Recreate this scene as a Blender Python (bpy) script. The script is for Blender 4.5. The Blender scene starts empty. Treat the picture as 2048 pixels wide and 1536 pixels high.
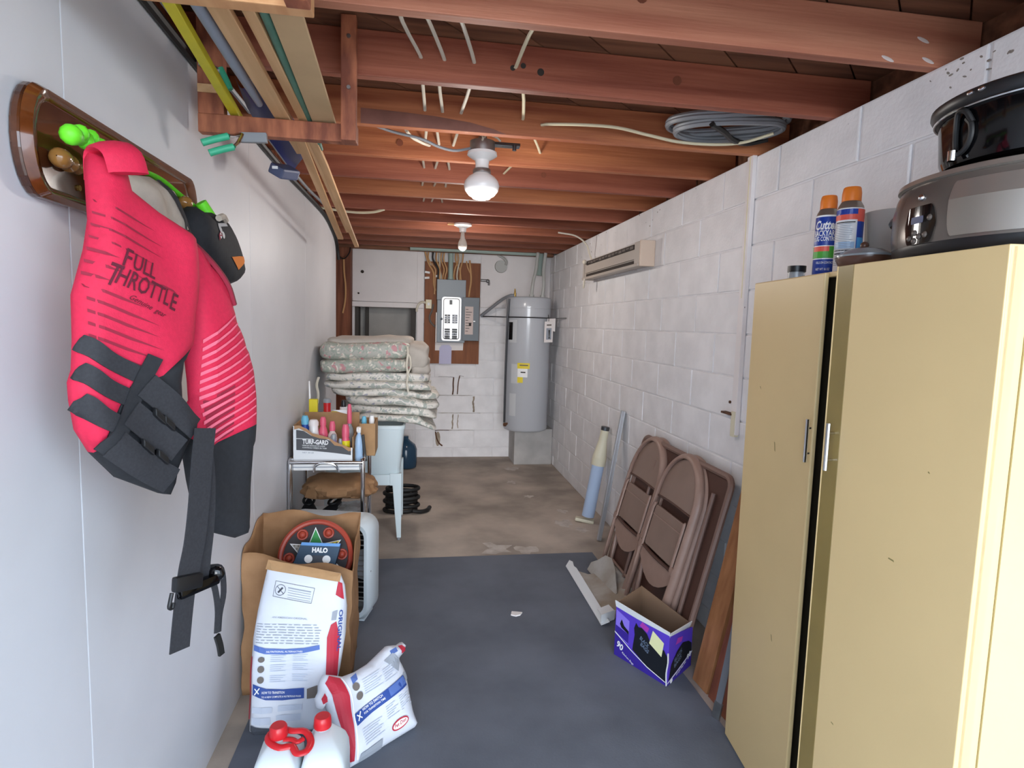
import bpy, bmesh, math, random
from math import sin, cos, pi, radians, sqrt, atan2, hypot
from mathutils import Vector, Matrix
from mathutils.geometry import delaunay_2d_cdt
random.seed(7)
S = bpy.context.scene
COL = S.collection

# ---------------------------------------------------------------- camera, sky, sun, exposure
def make_camera():
    yaw, pit, rol = .1573, -.0989, .0284
    f = Vector((sin(yaw)*cos(pit), cos(yaw)*cos(pit), sin(pit)))
    r = Vector((cos(yaw), -sin(yaw), 0)); u = r.cross(f)
    R = r*cos(rol) + u*sin(rol); U = R.cross(f)
    c = bpy.data.cameras.new('camera'); o = bpy.data.objects.new('camera', c); COL.objects.link(o)
    c.sensor_width = 36; c.lens = 36*1193.055/2048; c.clip_start = .02
    m = Matrix((R, U, -f)).transposed().to_4x4(); m.translation = (0, 0, 1.547)
    o.matrix_world = m; S.camera = o
make_camera()
w = bpy.data.worlds.new('sky'); S.world = w; w.use_nodes = True
bg = w.node_tree.nodes['Background']; bg.inputs[0].default_value = (.70, .84, 1, 1); bg.inputs[1].default_value = 4.4
def light(kind, name, loc, rot, energy, color, **k):
    l = bpy.data.lights.new(name, kind); l.energy = energy; l.color = color
    for a, b in k.items(): setattr(l, a, b)
    o = bpy.data.objects.new(name, l); COL.objects.link(o); o.location = loc; o.rotation_euler = rot
    return o
light('SUN', 'sun', (0, -6, 5), (radians(86), 0, radians(-2)), .95, (1, .97, .94), angle=radians(26))
S.view_settings.view_transform = 'Standard'; S.view_settings.look = 'None'
S.view_settings.gamma = 1; S.view_settings.use_curve_mapping = False
S.view_settings.exposure = 0.72

# ---------------------------------------------------------------- materials
def lin(h):
    h = h.lstrip('#'); o = []
    for i in (0, 2, 4):
        c = int(h[i:i+2], 16)/255
        o.append(c/12.92 if c <= .04045 else ((c+.055)/1.055)**2.4)
    return (*o, 1)
MATS = {}
def mat(name, col, rough=.6, metal=0, var=.0, col2=None, scale=8, stretch=(1, 1, 1), bump=0, bscale=None, bstretch=None, ramp=(.35, .65), spec=.5, trans=0, ior=1.45, detail=4, coat=0, alpha=1):
    if name in MATS: return MATS[name]
    m = bpy.data.materials.new(name); m.use_nodes = True; nt = m.node_tree; N = nt.nodes; L = nt.links
    p = N['Principled BSDF']; c = lin(col)
    p.inputs['Base Color'].default_value = c; p.inputs['Roughness'].default_value = rough; p.inputs['Metallic'].default_value = metal
    p.inputs['Specular IOR Level'].default_value = spec; p.inputs['Transmission Weight'].default_value = trans; p.inputs['IOR'].default_value = ior
    p.inputs['Coat Weight'].default_value = coat; p.inputs['Alpha'].default_value = alpha
    m.diffuse_color = c
    if var or col2 or bump:
        tc = N.new('ShaderNodeTexCoord'); oi = N.new('ShaderNodeObjectInfo')
        va = N.new('ShaderNodeVectorMath'); va.operation = 'MULTIPLY_ADD'
        L.new(oi.outputs['Random'], va.inputs[0]); va.inputs[1].default_value = (17, 23, 31); L.new(tc.outputs['Object'], va.inputs[2])
        def noise(sc, st, det):
            mp = N.new('ShaderNodeMapping'); mp.inputs['Scale'].default_value = st; L.new(va.outputs[0], mp.inputs[0])
            n = N.new('ShaderNodeTexNoise'); n.inputs['Scale'].default_value = sc; n.inputs['Detail'].default_value = det; L.new(mp.outputs[0], n.inputs[0]); return n
        if var or col2:
            n = noise(scale, stretch, detail); r = N.new('ShaderNodeValToRGB'); e = r.color_ramp.elements
            e[0].position, e[1].position = ramp
            if col2: e[0].color = lin(col2); e[1].color = c
            else:
                e[0].color = (*[x*(1-var) for x in c[:3]], 1); e[1].color = (*[min(1, x*(1+var)) for x in c[:3]], 1)
            L.new(n.outputs['Fac'], r.inputs[0]); L.new(r.outputs[0], p.inputs['Base Color'])
        if bump:
            n = noise(bscale or scale*4, bstretch or stretch, 3); b = N.new('ShaderNodeBump'); b.inputs['Strength'].default_value = bump; b.inputs['Distance'].default_value = .004
            L.new(n.outputs['Fac'], b.inputs['Height']); L.new(b.outputs[0], p.inputs['Normal'])
    MATS[name] = m; return m
def MT(n): return MATS[n]

mat('white_panel', '#d6d6da', .45, var=.03, scale=3, bump=.08, bscale=40)
mat('white_block', '#ebe9ea', .6, var=.06, scale=6, bump=.35, bscale=70)
mat('mortar', '#e4e2e3', .7, var=.06, scale=10)
mat('stain_mortar', '#a59684', .8, var=.2, scale=10)
mat('dirt', '#8d847c', .85); mat('rust', '#5e3f2c', .85, var=.3, scale=30)
mat('white_board', '#e8e2e1', .55, var=.03, scale=4)
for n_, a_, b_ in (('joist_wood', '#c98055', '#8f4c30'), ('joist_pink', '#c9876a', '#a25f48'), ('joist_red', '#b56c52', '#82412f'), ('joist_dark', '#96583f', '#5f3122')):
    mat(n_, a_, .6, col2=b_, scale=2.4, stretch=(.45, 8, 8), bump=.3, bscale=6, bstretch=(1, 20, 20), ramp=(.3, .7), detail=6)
mat('joist_stain', '#8a5c50', .7, var=.15, scale=9); mat('pale_splash', '#cbc2ba', .8, col2='#b3a89e', scale=20); mat('joist_end', '#c08a6a', .7, col2='#8a5238', scale=6, stretch=(.5, 6, 6))
mat('plank_wood', '#8d5f45', .75, col2='#5d3a29', scale=2.5, stretch=(.6, 7, 7), bump=.2, bscale=8)
mat('rack_wood', '#b8704f', .65, col2='#7d4432', scale=7, stretch=(4, 1, 1), bump=.2, bscale=12)
mat('new_wood', '#d9a676', .6, col2='#c48d5e', scale=3, stretch=(8, .6, 8))
mat('lath_wood', '#dcb183', .6, col2='#c79a6c', scale=3, stretch=(10, .5, 10))
mat('fibreboard', '#c4a47c', .75, var=.05, scale=8)
mat('concrete', '#c4b5a7', .85, col2='#958a80', scale=2.2, bump=.3, bscale=60, detail=8)
mat('edge_concrete', '#a89b92', .85, col2='#7d726b', scale=6, bump=.3, bscale=60)
mat('mat_rubber', '#6b707b', .75, col2='#5c616b', scale=3, bump=.15, bscale=120, detail=6)
mat('driveway', '#a39f98', .9, var=.05, scale=3)
mat('pedestal', '#b4b1ae', .85, var=.1, scale=6, bump=.2)
mat('black_rubber', '#161616', .55); mat('black_plastic', '#1a1a1c', .35); mat('black_gloss', '#08080a', .08)
mat('black_cloth', '#232428', .8, var=.12, scale=90); mat('webbing', '#2b2b2f', .75, var=.15, scale=200)
mat('red_cloth', '#cc2145', .75, var=.05, scale=120, bump=.15, bscale=400); mat('dark_red_print', '#8c1e35', .8); mat('text_print', '#5b1528', .8); mat('pink_print', '#e36a80', .8); mat('tan_lining', '#a69a8c', .8)
mat('varnished', '#3c2014', .12, col2='#5c3218', scale=3, stretch=(6, .7, 6), coat=.6); mat('varnished_rim', '#6e3c1c', .12, col2='#54290f', scale=4, stretch=(6, .7, 6), coat=.6)
mat('peg_wood', '#a5783f', .2, col2='#8a5f30', scale=8, coat=.5)
mat('lime', '#6ee32e', .45, var=.06, scale=60); mat('tan_cloth', '#b7ab9d', .85, var=.06, scale=30, bump=.8, bscale=24); mat('orange_cloth', '#e5812c', .8); mat('silver_print', '#b9bbbd', .5)
mat('yellow_paint', '#d8c92f', .5, var=.06, scale=12); mat('grey_pole', '#9098a6', .4); mat('green_pole', '#4f7a69', .5, var=.1, scale=20); mat('navy_plastic', '#232a63', .45); mat('teal_plastic', '#43b58c', .4); mat('slate_plastic', '#4c5472', .5)
mat('porcelain', '#f0eeec', .25); mat('opal_glass', '#f4f2f2', .18, spec=.6); mat('galvanised', '#9c9c9c', .4, .9, var=.15, scale=20); mat('chrome', '#d9dadd', .12, 1); mat('steel_dark', '#5a5c60', .35, .8); mat('clear_bulb', '#c9c4bf', .1, trans=.6); mat('brass', '#a8894a', .3, .9)
mat('cable_white', '#d8d0bf', .5); mat('cable_tan', '#c99a6a', .55); mat('cable_grey', '#8c8f94', .45); mat('cable_black', '#141415', .5); mat('cable_cream', '#e3d9b9', .45)
mat('panel_ply', '#8f5836', .65, col2='#784528', scale=3, stretch=(6, 6, .6)); mat('post_wood', '#8a5237', .65, col2='#65341f', scale=3, stretch=(8, 8, .6))
mat('panel_grey', '#7f8890', .4); mat('panel_grey_dark', '#6d757c', .45); mat('panel_steel', '#d5d3d2', .3, .2); mat('paper', '#ece6e4', .8); mat('lavender_paper', '#c8c6e2', .8); mat('pink_paper', '#d7c6c0', .8); mat('ink', '#3a3836', .8); mat('niche_paint', '#a8a6a2', .8, var=.08, scale=5); mat('niche_dark', '#4a4744', .85)
mat('heater_enamel', '#b9bcc2', .22, coat=.3); mat('heater_cap', '#aeb0b2', .3); mat('yellow_label', '#e8d23a', .5); mat('grey_label', '#c7c9cc', .5)
mat('pvc', '#b6b6b2', .4); mat('pvc_green', '#9fb0a8', .45); mat('beige_metal', '#b8aea4', .5); mat('beige_light', '#d8c3b0', .5); mat('slot_dark', '#3a332e', .8); mat('grille_grey', '#6f6660', .7)
mat('tub_white', '#d9e6ea', .4); mat('plastic_white', '#d6dfe4', .4); mat('glass_blue', '#28465e', .2)
mat('cardboard', '#b08a62', .8, var=.08, scale=14); mat('kraft', '#a77f5a', .8, col2='#916b49', scale=9, bump=.35, bscale=14); mat('kraft_in', '#8c6a4b', .85); mat('card_white', '#e6e8ea', .7); mat('card_grey', '#55565a', .7); mat('torn_card', '#b28a66', .9)
mat('red_plastic', '#c4222a', .3); mat('red_print', '#b8283c', .6); mat('blue_print', '#2c4a94', .6); mat('blue_print_pale', '#5671b4', .6); mat('grey_print', '#9aa0aa', .7); mat('pale_print', '#c4ccdc', .75); mat('brown_print', '#6e6660', .7); mat('bag_white', '#d6dae4', .5, var=.02, scale=10, bump=.4, bscale=9); mat('soot_print', '#474b54', .7); mat('white_print', '#f2f2f2', .6)
mat('board_red', '#a3402f', .45); mat('board_black', '#2a2224', .6); mat('star_green', '#2f8b45', .6); mat('star_yellow', '#d9c42c', .6); mat('star_teal', '#1f5f74', .6); mat('star_grey', '#a8a49c', .6); mat('halo_navy', '#1d3c55', .5); mat('halo_blue', '#5c93cf', .5)
mat('cyan_plastic', '#6db9d6', .35); mat('pink_plastic', '#e0607a', .35); mat('clear_plastic', '#bcc4ca', .2, trans=.5); mat('yellow_plastic', '#e3d21e', .4); mat('lilac_plastic', '#8c86a8', .4); mat('green_plastic', '#2f8a62', .4); mat('blue_plastic', '#2f55b0', .4); mat('pale_blue', '#a9c6e4', .3)
mat('chair_paint', '#9c7f72', .4, var=.04, scale=20); mat('chair_panel', '#8c7468', .45, var=.05, scale=8); mat('table_brown', '#54382f', .5, var=.1, scale=4); mat('table_rim', '#7d6257', .5)
mat('al', '#c2c5ca', .35, .7); mat('al_dark', '#8f9196', .4, .6); mat('cream_plastic', '#ddd6bd', .45); mat('tube_blue', '#b3c6e2', .35)
mat('board_orange', '#a8734a', .6, col2='#8c5a36', scale=3, stretch=(8, 8, .6)); mat('board_redwood', '#93553e', .6, col2='#74402c', scale=3, stretch=(8, 8, .6))
mat('purple', '#5a3fc4', .5); mat('purple_dark', '#3a2796', .5); mat('purple_pale', '#8f7bea', .5); mat('bag_black', '#161a22', .5); mat('note_yellow', '#e9e9b4', .7); mat('magenta', '#b03fae', .5); mat('box_in', '#8a6f58', .85); mat('slate_text', '#6c7c94', .6)
mat('cab_yellow', '#d9bd8a', .38, var=.025, scale=3); mat('cab_strip', '#8f7a48', .3, var=.06, scale=10); mat('cab_gap_shade', '#2c2415', .7); mat('scratch', '#8a7a4c', .6)
mat('can_blue', '#1f3f9c', .3); mat('can_white', '#e9e6e6', .3); mat('can_orange', '#f2822a', .4); mat('can_green', '#4ea63c', .4); mat('can_coral', '#e8604e', .4); mat('can_sky', '#4fa3e0', .4); mat('can_steel', '#a59a8e', .3, .7)
mat('pot_brown', '#5d4034', .25); mat('bucket_grey', '#b4aca4', .5); mat('cooker_grey', '#6a625c', .25, .4); mat('cooker_steel', '#b3ada5', .28, .8); mat('cooker_dark', '#2a2624', .2)
mat('plastic_film', '#d6dade', .15, trans=.75, alpha=.8)

def floral(name, base, cols, scale):
    m = bpy.data.materials.new(name); m.use_nodes = True; nt = m.node_tree; N = nt.nodes; L = nt.links; p = N['Principled BSDF']
    p.inputs['Roughness'].default_value = .5
    tc = N.new('ShaderNodeTexCoord'); nz = N.new('ShaderNodeTexNoise'); nz.inputs['Scale'].default_value = 14
    mx = N.new('ShaderNodeMix'); mx.data_type = 'VECTOR'; mx.inputs[0].default_value = .10
    L.new(tc.outputs['Object'], nz.inputs[0]); L.new(tc.outputs['Object'], mx.inputs[4]); L.new(nz.outputs['Color'], mx.inputs[5])
    cur = None
    for i, (sc, th, c) in enumerate(cols):
        v = N.new('ShaderNodeTexVoronoi'); v.inputs['Scale'].default_value = sc*scale; L.new(mx.outputs[1], v.inputs['Vector'])
        r = N.new('ShaderNodeValToRGB'); r.color_ramp.elements[0].position = th; r.color_ramp.elements[1].position = th+.06
        r.color_ramp.elements[0].color = (1, 1, 1, 1); r.color_ramp.elements[1].color = (0, 0, 0, 1)
        L.new(v.outputs['Distance'], r.inputs[0])
        x = N.new('ShaderNodeMix'); x.data_type = 'RGBA'
        L.new(r.outputs[0], x.inputs[0]); x.inputs[7].default_value = lin(c)
        if cur is None: x.inputs[6].default_value = lin(base)
        else: L.new(cur, x.inputs[6])
        cur = x.outputs[2]
    L.new(cur, p.inputs['Base Color']); MATS[name] = m
floral('floral_rose', '#b0aea4', [(3.2, .42, '#9ca497'), (2.6, .3, '#d8d2c4'), (1.3, .22, '#bf8588'), (2.4, .16, '#d3b0a8'), (3.6, .2, '#a5aa9d')], 13)
floral('floral_grey', '#d9d3ca', [(1.5, .34, '#a8ada4'), (2.2, .25, '#e6e0d6'), (1.2, .16, '#a5a3ae'), (3.4, .24, '#b9b8ad'), (2.7, .16, '#979e95')], 13)
mat('ticking', '#b5aca2', .7, var=.05, scale=20)

# ---------------------------------------------------------------- mesh helpers
def rotm(r):
    return Matrix.Rotation(r[2], 3, 'Z') @ Matrix.Rotation(r[1], 3, 'Y') @ Matrix.Rotation(r[0], 3, 'X')
class MB:
    def __init__(s): s.v = []; s.f = []; s.m = []; s.mi = 0
    def add(s, vs, fs, xf=None):
        b = len(s.v); s.v += [tuple(xf(Vector(v))) if xf else tuple(v) for v in vs]
        for f in fs: s.f.append([b+i for i in f]); s.m.append(s.mi)
        return s
    def box(s, x0, x1, y0, y1, z0, z1, ch=0, rot=None, xf=None):
        c = Vector(((x0+x1)/2, (y0+y1)/2, (z0+z1)/2)); h = [abs(x1-x0)/2, abs(y1-y0)/2, abs(z1-z0)/2]
        R = rotm(rot) if rot else Matrix.Identity(3)
        if not ch:
            vs = [c+R@Vector((sx*h[0], sy*h[1], sz*h[2])) for sx in (-1, 1) for sy in (-1, 1) for sz in (-1, 1)]
            fs = [(0, 1, 3, 2), (4, 6, 7, 5), (0, 4, 5, 1), (2, 3, 7, 6), (0, 2, 6, 4), (1, 5, 7, 3)]
            return s.add(vs, fs, xf)
        ch = min(ch, *[q*.98 for q in h]); bm = bmesh.new(); bmesh.ops.create_cube(bm, size=2)
        for v in bm.verts: v.co = Vector([v.co[i]*h[i] for i in range(3)])
        bmesh.ops.bevel(bm, geom=bm.edges[:], offset=ch, segments=2, affect='EDGES', profile=.6)
        for v in bm.verts: v.co = c+R@v.co
        bm.verts.index_update(); s.add([v.co.copy() for v in bm.verts], [[v.index for v in f.verts] for f in bm.faces], xf); bm.free(); return s
    def cyl(s, p0, p1, r0, r1=None, n=16, caps=True):
        r1 = r0 if r1 is None else r1; p0 = Vector(p0); p1 = Vector(p1); d = (p1-p0).normalized()
        a = d.orthogonal().normalized(); b = d.cross(a); vs = []
        for p, r in ((p0, r0), (p1, r1)):
            for i in range(n): t = 2*pi*i/n; vs.append(p+a*(r*cos(t))+b*(r*sin(t)))
        fs = [(i, (i+1) % n, n+(i+1) % n, n+i) for i in range(n)]
        if caps: fs += [tuple(range(n-1, -1, -1)), tuple(range(n, 2*n))]
        return s.add(vs, fs)
    def tube(s, pts, r, n=8, smooth=0, closed=False, flat=1.0):
        P = [Vector(p) for p in pts]
        if smooth: P = crom(P, smooth, closed)
        rs = r if isinstance(r, (list, tuple)) else None
        k = len(P); vs = []; pa = None
        for i, p in enumerate(P):
            if closed: t = P[(i+1) % k]-P[i-1]
            else: t = P[min(i+1, k-1)]-P[max(i-1, 0)]
            if t.length < 1e-9: t = Vector((0, 0, 1))
            t.normalize()
            if pa is None: a = t.orthogonal().normalized() if abs(t.z) > .9 else t.cross(Vector((0, 0, 1))).normalized()
            else:
                a = pa-t*pa.dot(t); a.normalize()
            pa = a; b = t.cross(a)
            rr = rs[min(len(rs)-1, int(i*len(rs)/k))] if rs else r
            for j in range(n): q = 2*pi*j/n; vs.append(p+a*(rr*cos(q))+b*(rr*flat*sin(q)))
        fs = []
        for i in range(k if closed else k-1):
            o = i*n; o2 = ((i+1) % k)*n
            for j in range(n): fs.append((o+j, o+(j+1) % n, o2+(j+1) % n, o2+j))
        if not closed: fs += [tuple(range(n-1, -1, -1)), tuple(range((k-1)*n, k*n))]
        return s.add(vs, fs)
    def lathe(s, prof, c=(0, 0, 0), n=24, sx=1, sy=1, rot=None, caps=True, rz=0, power=2):
        c = Vector(c); R = rotm(rot) if rot else Matrix.Identity(3); vs = []
        for r, z in prof:
            for i in range(n):
                t = 2*pi*i/n; ca, sa = cos(t), sin(t)
                if power != 2:
                    ca = math.copysign(abs(ca)**(2/power), ca); sa = math.copysign(abs(sa)**(2/power), sa)
                x, y = r*ca*sx, r*sa*sy
                vs.append(c+R@Vector((x*cos(rz)-y*sin(rz), x*sin(rz)+y*cos(rz), z)))
        k = len(prof); fs = [(i*n+j, i*n+(j+1) % n, (i+1)*n+(j+1) % n, (i+1)*n+j) for i in range(k-1) for j in range(n)]
        if caps: fs += [tuple(range(n-1, -1, -1)), tuple(range((k-1)*n, k*n))]
        return s.add(vs, fs)
    def ball(s, c, r, n=16, sx=1, sy=1, sz=1, rot=None):
        k = n//2
        return s.lathe([(max(r*sin(pi*i/k), 1e-4), -r*cos(pi*i/k)*sz) for i in range(k+1)], c, n, sx, sy, rot)
    def prism(s, poly, t0, t1, fn):
        """poly in 2D, thickness t0..t1, fn(a, b, t) -> point"""
        n = len(poly); vs = [fn(a, b, t0) for a, b in poly]+[fn(a, b, t1) for a, b in poly]
        fs = [tuple(range(n-1, -1, -1)), tuple(range(n, 2*n))]+[(i, (i+1) % n, n+(i+1) % n, n+i) for i in range(n)]
        return s.add(vs, fs)
    def grid(s, nu, nv, fn, closed_u=False):
        vs = [fn(i/(nu if closed_u else nu-1), j/(nv-1)) for j in range(nv) for i in range(nu)]; fs = []
        for j in range(nv-1):
            for i in range(nu if closed_u else nu-1): a = j*nu+i; b = j*nu+(i+1) % nu; fs.append((a, b, b+nu, a+nu))
        return s.add(vs, fs)
def crom(P, k, closed=False):
    out = []; n = len(P)
    for i in range(n if closed else n-1):
        p0 = P[i-1] if (closed or i > 0) else P[0]*2-P[1]
        p1 = P[i]; p2 = P[(i+1) % n]; p3 = P[(i+2) % n] if (closed or i+2 < n) else P[-1]*2-P[-2]
        for j in range(k):
            t = j/k
            out.append(.5*((2*p1)+(p2-p0)*t+(2*p0-5*p1+4*p2-p3)*t*t+(3*p1-p0-3*p2+p3)*t**3))
    if not closed: out.append(P[-1])
    return out
def wloc(o):
    v = Vector((0, 0, 0))
    while o is not None: v += o.location; o = o.parent
    return v
def put(name, mb, m, parent=None, smooth=False, loc=None, label=None, kind=None, bevel=0, sub=0):
    """one mesh object from world-space builder data; origin at the parent's base (or loc)"""
    base = wloc(parent) if parent is not None else Vector(loc or (0, 0, 0))
    me = bpy.data.meshes.new(name)
    me.from_pydata([(x-base.x, y-base.y, z-base.z) for x, y, z in mb.v], [], mb.f)
    ms = m if isinstance(m, (list, tuple)) else [m]
    for q in ms: me.materials.append(MATS[q] if isinstance(q, str) else q)
    if len(ms) > 1: me.polygons.foreach_set('material_index', mb.m)
    bm = bmesh.new(); bm.from_mesh(me); bmesh.ops.recalc_face_normals(bm, faces=bm.faces[:]); bm.to_mesh(me); bm.free()
    if smooth:
        me.polygons.foreach_set('use_smooth', [True]*len(me.polygons))
        try: me.set_sharp_from_angle(angle=radians(smooth if smooth > 1 else 42))
        except Exception: pass
    o = bpy.data.objects.new(name, me); COL.objects.link(o)
    if parent is not None: o.parent = parent
    else: o.location = base
    if bevel:
        b = o.modifiers.new('bevel', 'BEVEL'); b.width = bevel; b.segments = 2; b.limit_method = 'ANGLE'
    if sub:
        b = o.modifiers.new('sub', 'SUBSURF'); b.levels = b.render_levels = sub
    if label: o['label'] = label
    if kind: o['kind'] = kind
    return o
def tag(o, label, cat, group=None, kind=None):
    o['label'] = label; o['category'] = cat
    if group: o['group'] = group
    if kind: o['kind'] = kind
    return o
def thing(name, label, cat, loc=(0, 0, 0), group=None):
    o = bpy.data.objects.new(name, None); COL.objects.link(o); o.location = loc; o.empty_display_size = .05
    return tag(o, label, cat, group)
def single(name, mb, m, label, cat, smooth=False, loc=None, group=None, **k):
    if loc is None:
        xs = [v[0] for v in mb.v]; ys = [v[1] for v in mb.v]; zs = [v[2] for v in mb.v]
        loc = ((min(xs)+max(xs))/2, (min(ys)+max(ys))/2, min(zs))
    return tag(put(name, mb, m, None, smooth, loc, **k), label, cat, group)
def copy_tree(o, parent=None):
    c = o.copy(); COL.objects.link(c); c.parent = parent
    for ch in list(o.children): copy_tree(ch, c)
    return c
def inpoly(p, poly):
    x, y = p; r = False; n = len(poly)
    for i in range(n):
        x1, y1 = poly[i]; x2, y2 = poly[i-1]
        if (y1 > y) != (y2 > y) and x < (x2-x1)*(y-y1)/(y2-y1)+x1: r = not r
    return r
def segdist(p, a, b):
    ax, ay = a; bx, by = b; px, py = p; dx, dy = bx-ax, by-ay; L = dx*dx+dy*dy
    t = 0 if L == 0 else max(0, min(1, ((px-ax)*dx+(py-ay)*dy)/L))
    return hypot(px-ax-t*dx, py-ay-t*dy)
def pdist(p, poly): return min(segdist(p, poly[i-1], poly[i]) for i in range(len(poly)))
def smoothpoly(poly, k=3):
    return [(v.x, v.y) for v in crom([Vector((a, b, 0)) for a, b in poly], k, True)]
class Pillow:
    """a padded panel: outline in 2D, swelling to thickness tf in front and tb behind; fn(a, b, off) gives the 3D point"""
    def __init__(s, poly, step, tf, tb, rad, fn, lines=(), edge=.15, wob=None):
        s.poly = poly; s.tf = tf; s.tb = tb; s.rad = rad; s.fn = fn; s.edge = edge; s.wob = wob
        vs = [Vector(p) for p in poly]; n = len(vs); ed = [(i, (i+1) % n) for i in range(n)]
        for l in lines:
            b = len(vs); vs += [Vector(p) for p in l]; ed += [(b+i, b+i+1) for i in range(len(l)-1)]
        xs = [p[0] for p in poly]; ys = [p[1] for p in poly]; x = min(xs)+step*.5; row = 0
        while x < max(xs):
            y = min(ys)+step*(.5 if row % 2 else 0)
            while y < max(ys):
                if inpoly((x, y), poly) and pdist((x, y), poly) > step*.45: vs.append(Vector((x, y)))
                y += step
            x += step*.87; row += 1
        r = delaunay_2d_cdt(vs, ed, [], 1, 1e-6)
        s.pv = [(v.x, v.y) for v in r[0]]; s.pf = [f for f in r[2] if len(f) >= 3]
        s.pf = [f for f in s.pf if inpoly((sum(s.pv[i][0] for i in f)/len(f), sum(s.pv[i][1] for i in f)/len(f)), poly)]
    def prof(s, p):
        d = min(pdist(p, s.poly)/s.rad, 1); v = sqrt(max(0, 1-(1-d)**2)); v = s.edge+(1-s.edge)*v
        return v
    def front(s, a, b, extra=0):
        o = s.tf*(s.prof((a, b)) if inpoly((a, b), s.poly) else s.edge)
        if s.wob: o += s.wob(a, b)
        return s.fn(a, b, o+extra)
    def build(s, mf=None):
        mb = MB(); n = len(s.pv)
        vs = [s.front(a, b) for a, b in s.pv]+[s.fn(a, b, -s.tb*s.prof((a, b))+(s.wob(a, b) if s.wob else 0)) for a, b in s.pv]
        mb.add(vs, [])
        for f in s.pf:
            c = (sum(s.pv[i][0] for i in f)/len(f), sum(s.pv[i][1] for i in f)/len(f)); k = mf(c) if mf else 0
            mb.f.append(list(f)); mb.m.append(k); mb.f.append([n+i for i in reversed(f)]); mb.m.append(k)
        cnt = {}
        for f in s.pf:
            for i in range(len(f)):
                a, b = f[i], f[(i+1) % len(f)]; cnt[(a, b)] = 1
        for a, b in list(cnt):
            if (b, a) not in cnt: mb.f.append([a, b, n+b, n+a]); mb.m.append(mf(s.pv[a]) if mf else 0)
        return mb
def decal(mb, poly, fn, step=.02):
    """thin printed patch: outline filled and laid on the surface fn(a, b)"""
    vs = [Vector(p) for p in poly]; n = len(vs); pts = []; ed = []
    for i in range(n):
        a, b = vs[i], vs[(i+1) % n]; k = max(1, int((b-a).length/step))
        for j in range(k): pts.append(a+(b-a)*(j/k))
    m = len(pts); ed = [(i, (i+1) % m) for i in range(m)]
    xs = [p.x for p in pts]; ys = [p.y for p in pts]; pl = [(p.x, p.y) for p in pts]; x = min(xs)+step/2
    while x < max(xs):
        y = min(ys)+step/2
        while y < max(ys):
            if inpoly((x, y), pl) and pdist((x, y), pl) > step*.4: pts.append(Vector((x, y)))
            y += step
        x += step
    r = delaunay_2d_cdt(pts, ed, [], 1, 1e-6)
    mb.add([fn(v.x, v.y) for v in r[0]], [f for f in r[2] if inpoly((sum(r[0][i].x for i in f)/len(f), sum(r[0][i].y for i in f)/len(f)), pl)])
    return mb
def rrect(x0, x1, y0, y1, r, n=5):
    return [(cx+r*cos(t0+pi/2*i/n), cy+r*sin(t0+pi/2*i/n)) for cx, cy, t0 in ((x1-r, y1-r, 0), (x0+r, y1-r, pi/2), (x0+r, y0+r, pi), (x1-r, y0+r, 3*pi/2)) for i in range(n+1)]
def quad(a0, b0, a1, b1, w):
    d = Vector((a1-a0, b1-b0)); n = Vector((-d.y, d.x)).normalized()*(w/2)
    return [(a0+n.x, b0+n.y), (a0-n.x, b0-n.y), (a1-n.x, b1-n.y), (a1+n.x, b1+n.y)]
def disc(a, b, r, n=14, e=1, rot=0):
    return [(a+r*cos(t)*cos(rot)-r*e*sin(t)*sin(rot), b+r*cos(t)*sin(rot)+r*e*sin(t)*cos(rot)) for t in [2*pi*i/n for i in range(n)]]
def textmesh(s, bold=0, shear=0, space=1, res=2):
    c = bpy.data.curves.new('t', 'FONT'); c.body = s; c.size = 1; c.offset = bold; c.shear = shear; c.space_character = space; c.resolution_u = res
    o = bpy.data.objects.new('t', c); COL.objects.link(o); dg = bpy.context.evaluated_depsgraph_get()
    me = bpy.data.meshes.new_from_object(o.evaluated_get(dg)); bpy.data.objects.remove(o)
    vs = [v.co.copy() for v in me.vertices]; fs = [list(p.vertices) for p in me.polygons]; bpy.data.meshes.remove(me); return vs, fs
def text(mb, s, a, b, h, ang, fn, wid=None, bold=0.01, shear=0, space=1, arc=0):
    """lettering: cap height h, from (a, b) along ang (radians), stretched to width wid, laid on fn(a, b)"""
    vs, fs = textmesh(s, bold, shear, space)
    x0 = min(v.x for v in vs); x1 = max(v.x for v in vs); k = h/.69; kx = wid/(x1-x0) if wid else k
    out = []
    for v in vs:
        x = (v.x-x0)*kx; y = v.y*k
        if arc: y += arc*4*((x/(wid or 1))*(1-x/(wid or 1)))
        out.append(fn(a+x*cos(ang)-y*sin(ang), b+x*sin(ang)+y*cos(ang)))
    mb.add(out, fs); return mb
def plane(P0, e, up):
    P0 = Vector(P0); e = Vector(e).normalized(); up = Vector(up).normalized(); n = e.cross(up)
    return lambda a, b, o=0: P0+e*a+up*b+n*o

# ---------------------------------------------------------------- room shell
XL, XR, YB, ZT = -.703, 1.494, 6.83, 2.334
YF = -.45
mb = MB(); mb.box(-1.3, XR+.2, YF, YB+.25, -.12, 0)
put('floor', mb, 'concrete', kind='structure')
mb = MB(); mb.box(-9, 9, -16, YF, -.14, -.02)  # unseen ground slab, added to bounce daylight up into the room
put('trim_1', mb, 'driveway', kind='structure', label='unseen concrete apron added outside the open doorway to bounce light in')
tag(put('floor_mat', MB().box(-.628, 1.2, -.3, 3.835, .0005, .005), 'mat_rubber', loc=(.3, 2, 0)), 'dark slate-grey rubber mat covering the near part of the concrete floor', 'floor mat')

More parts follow.
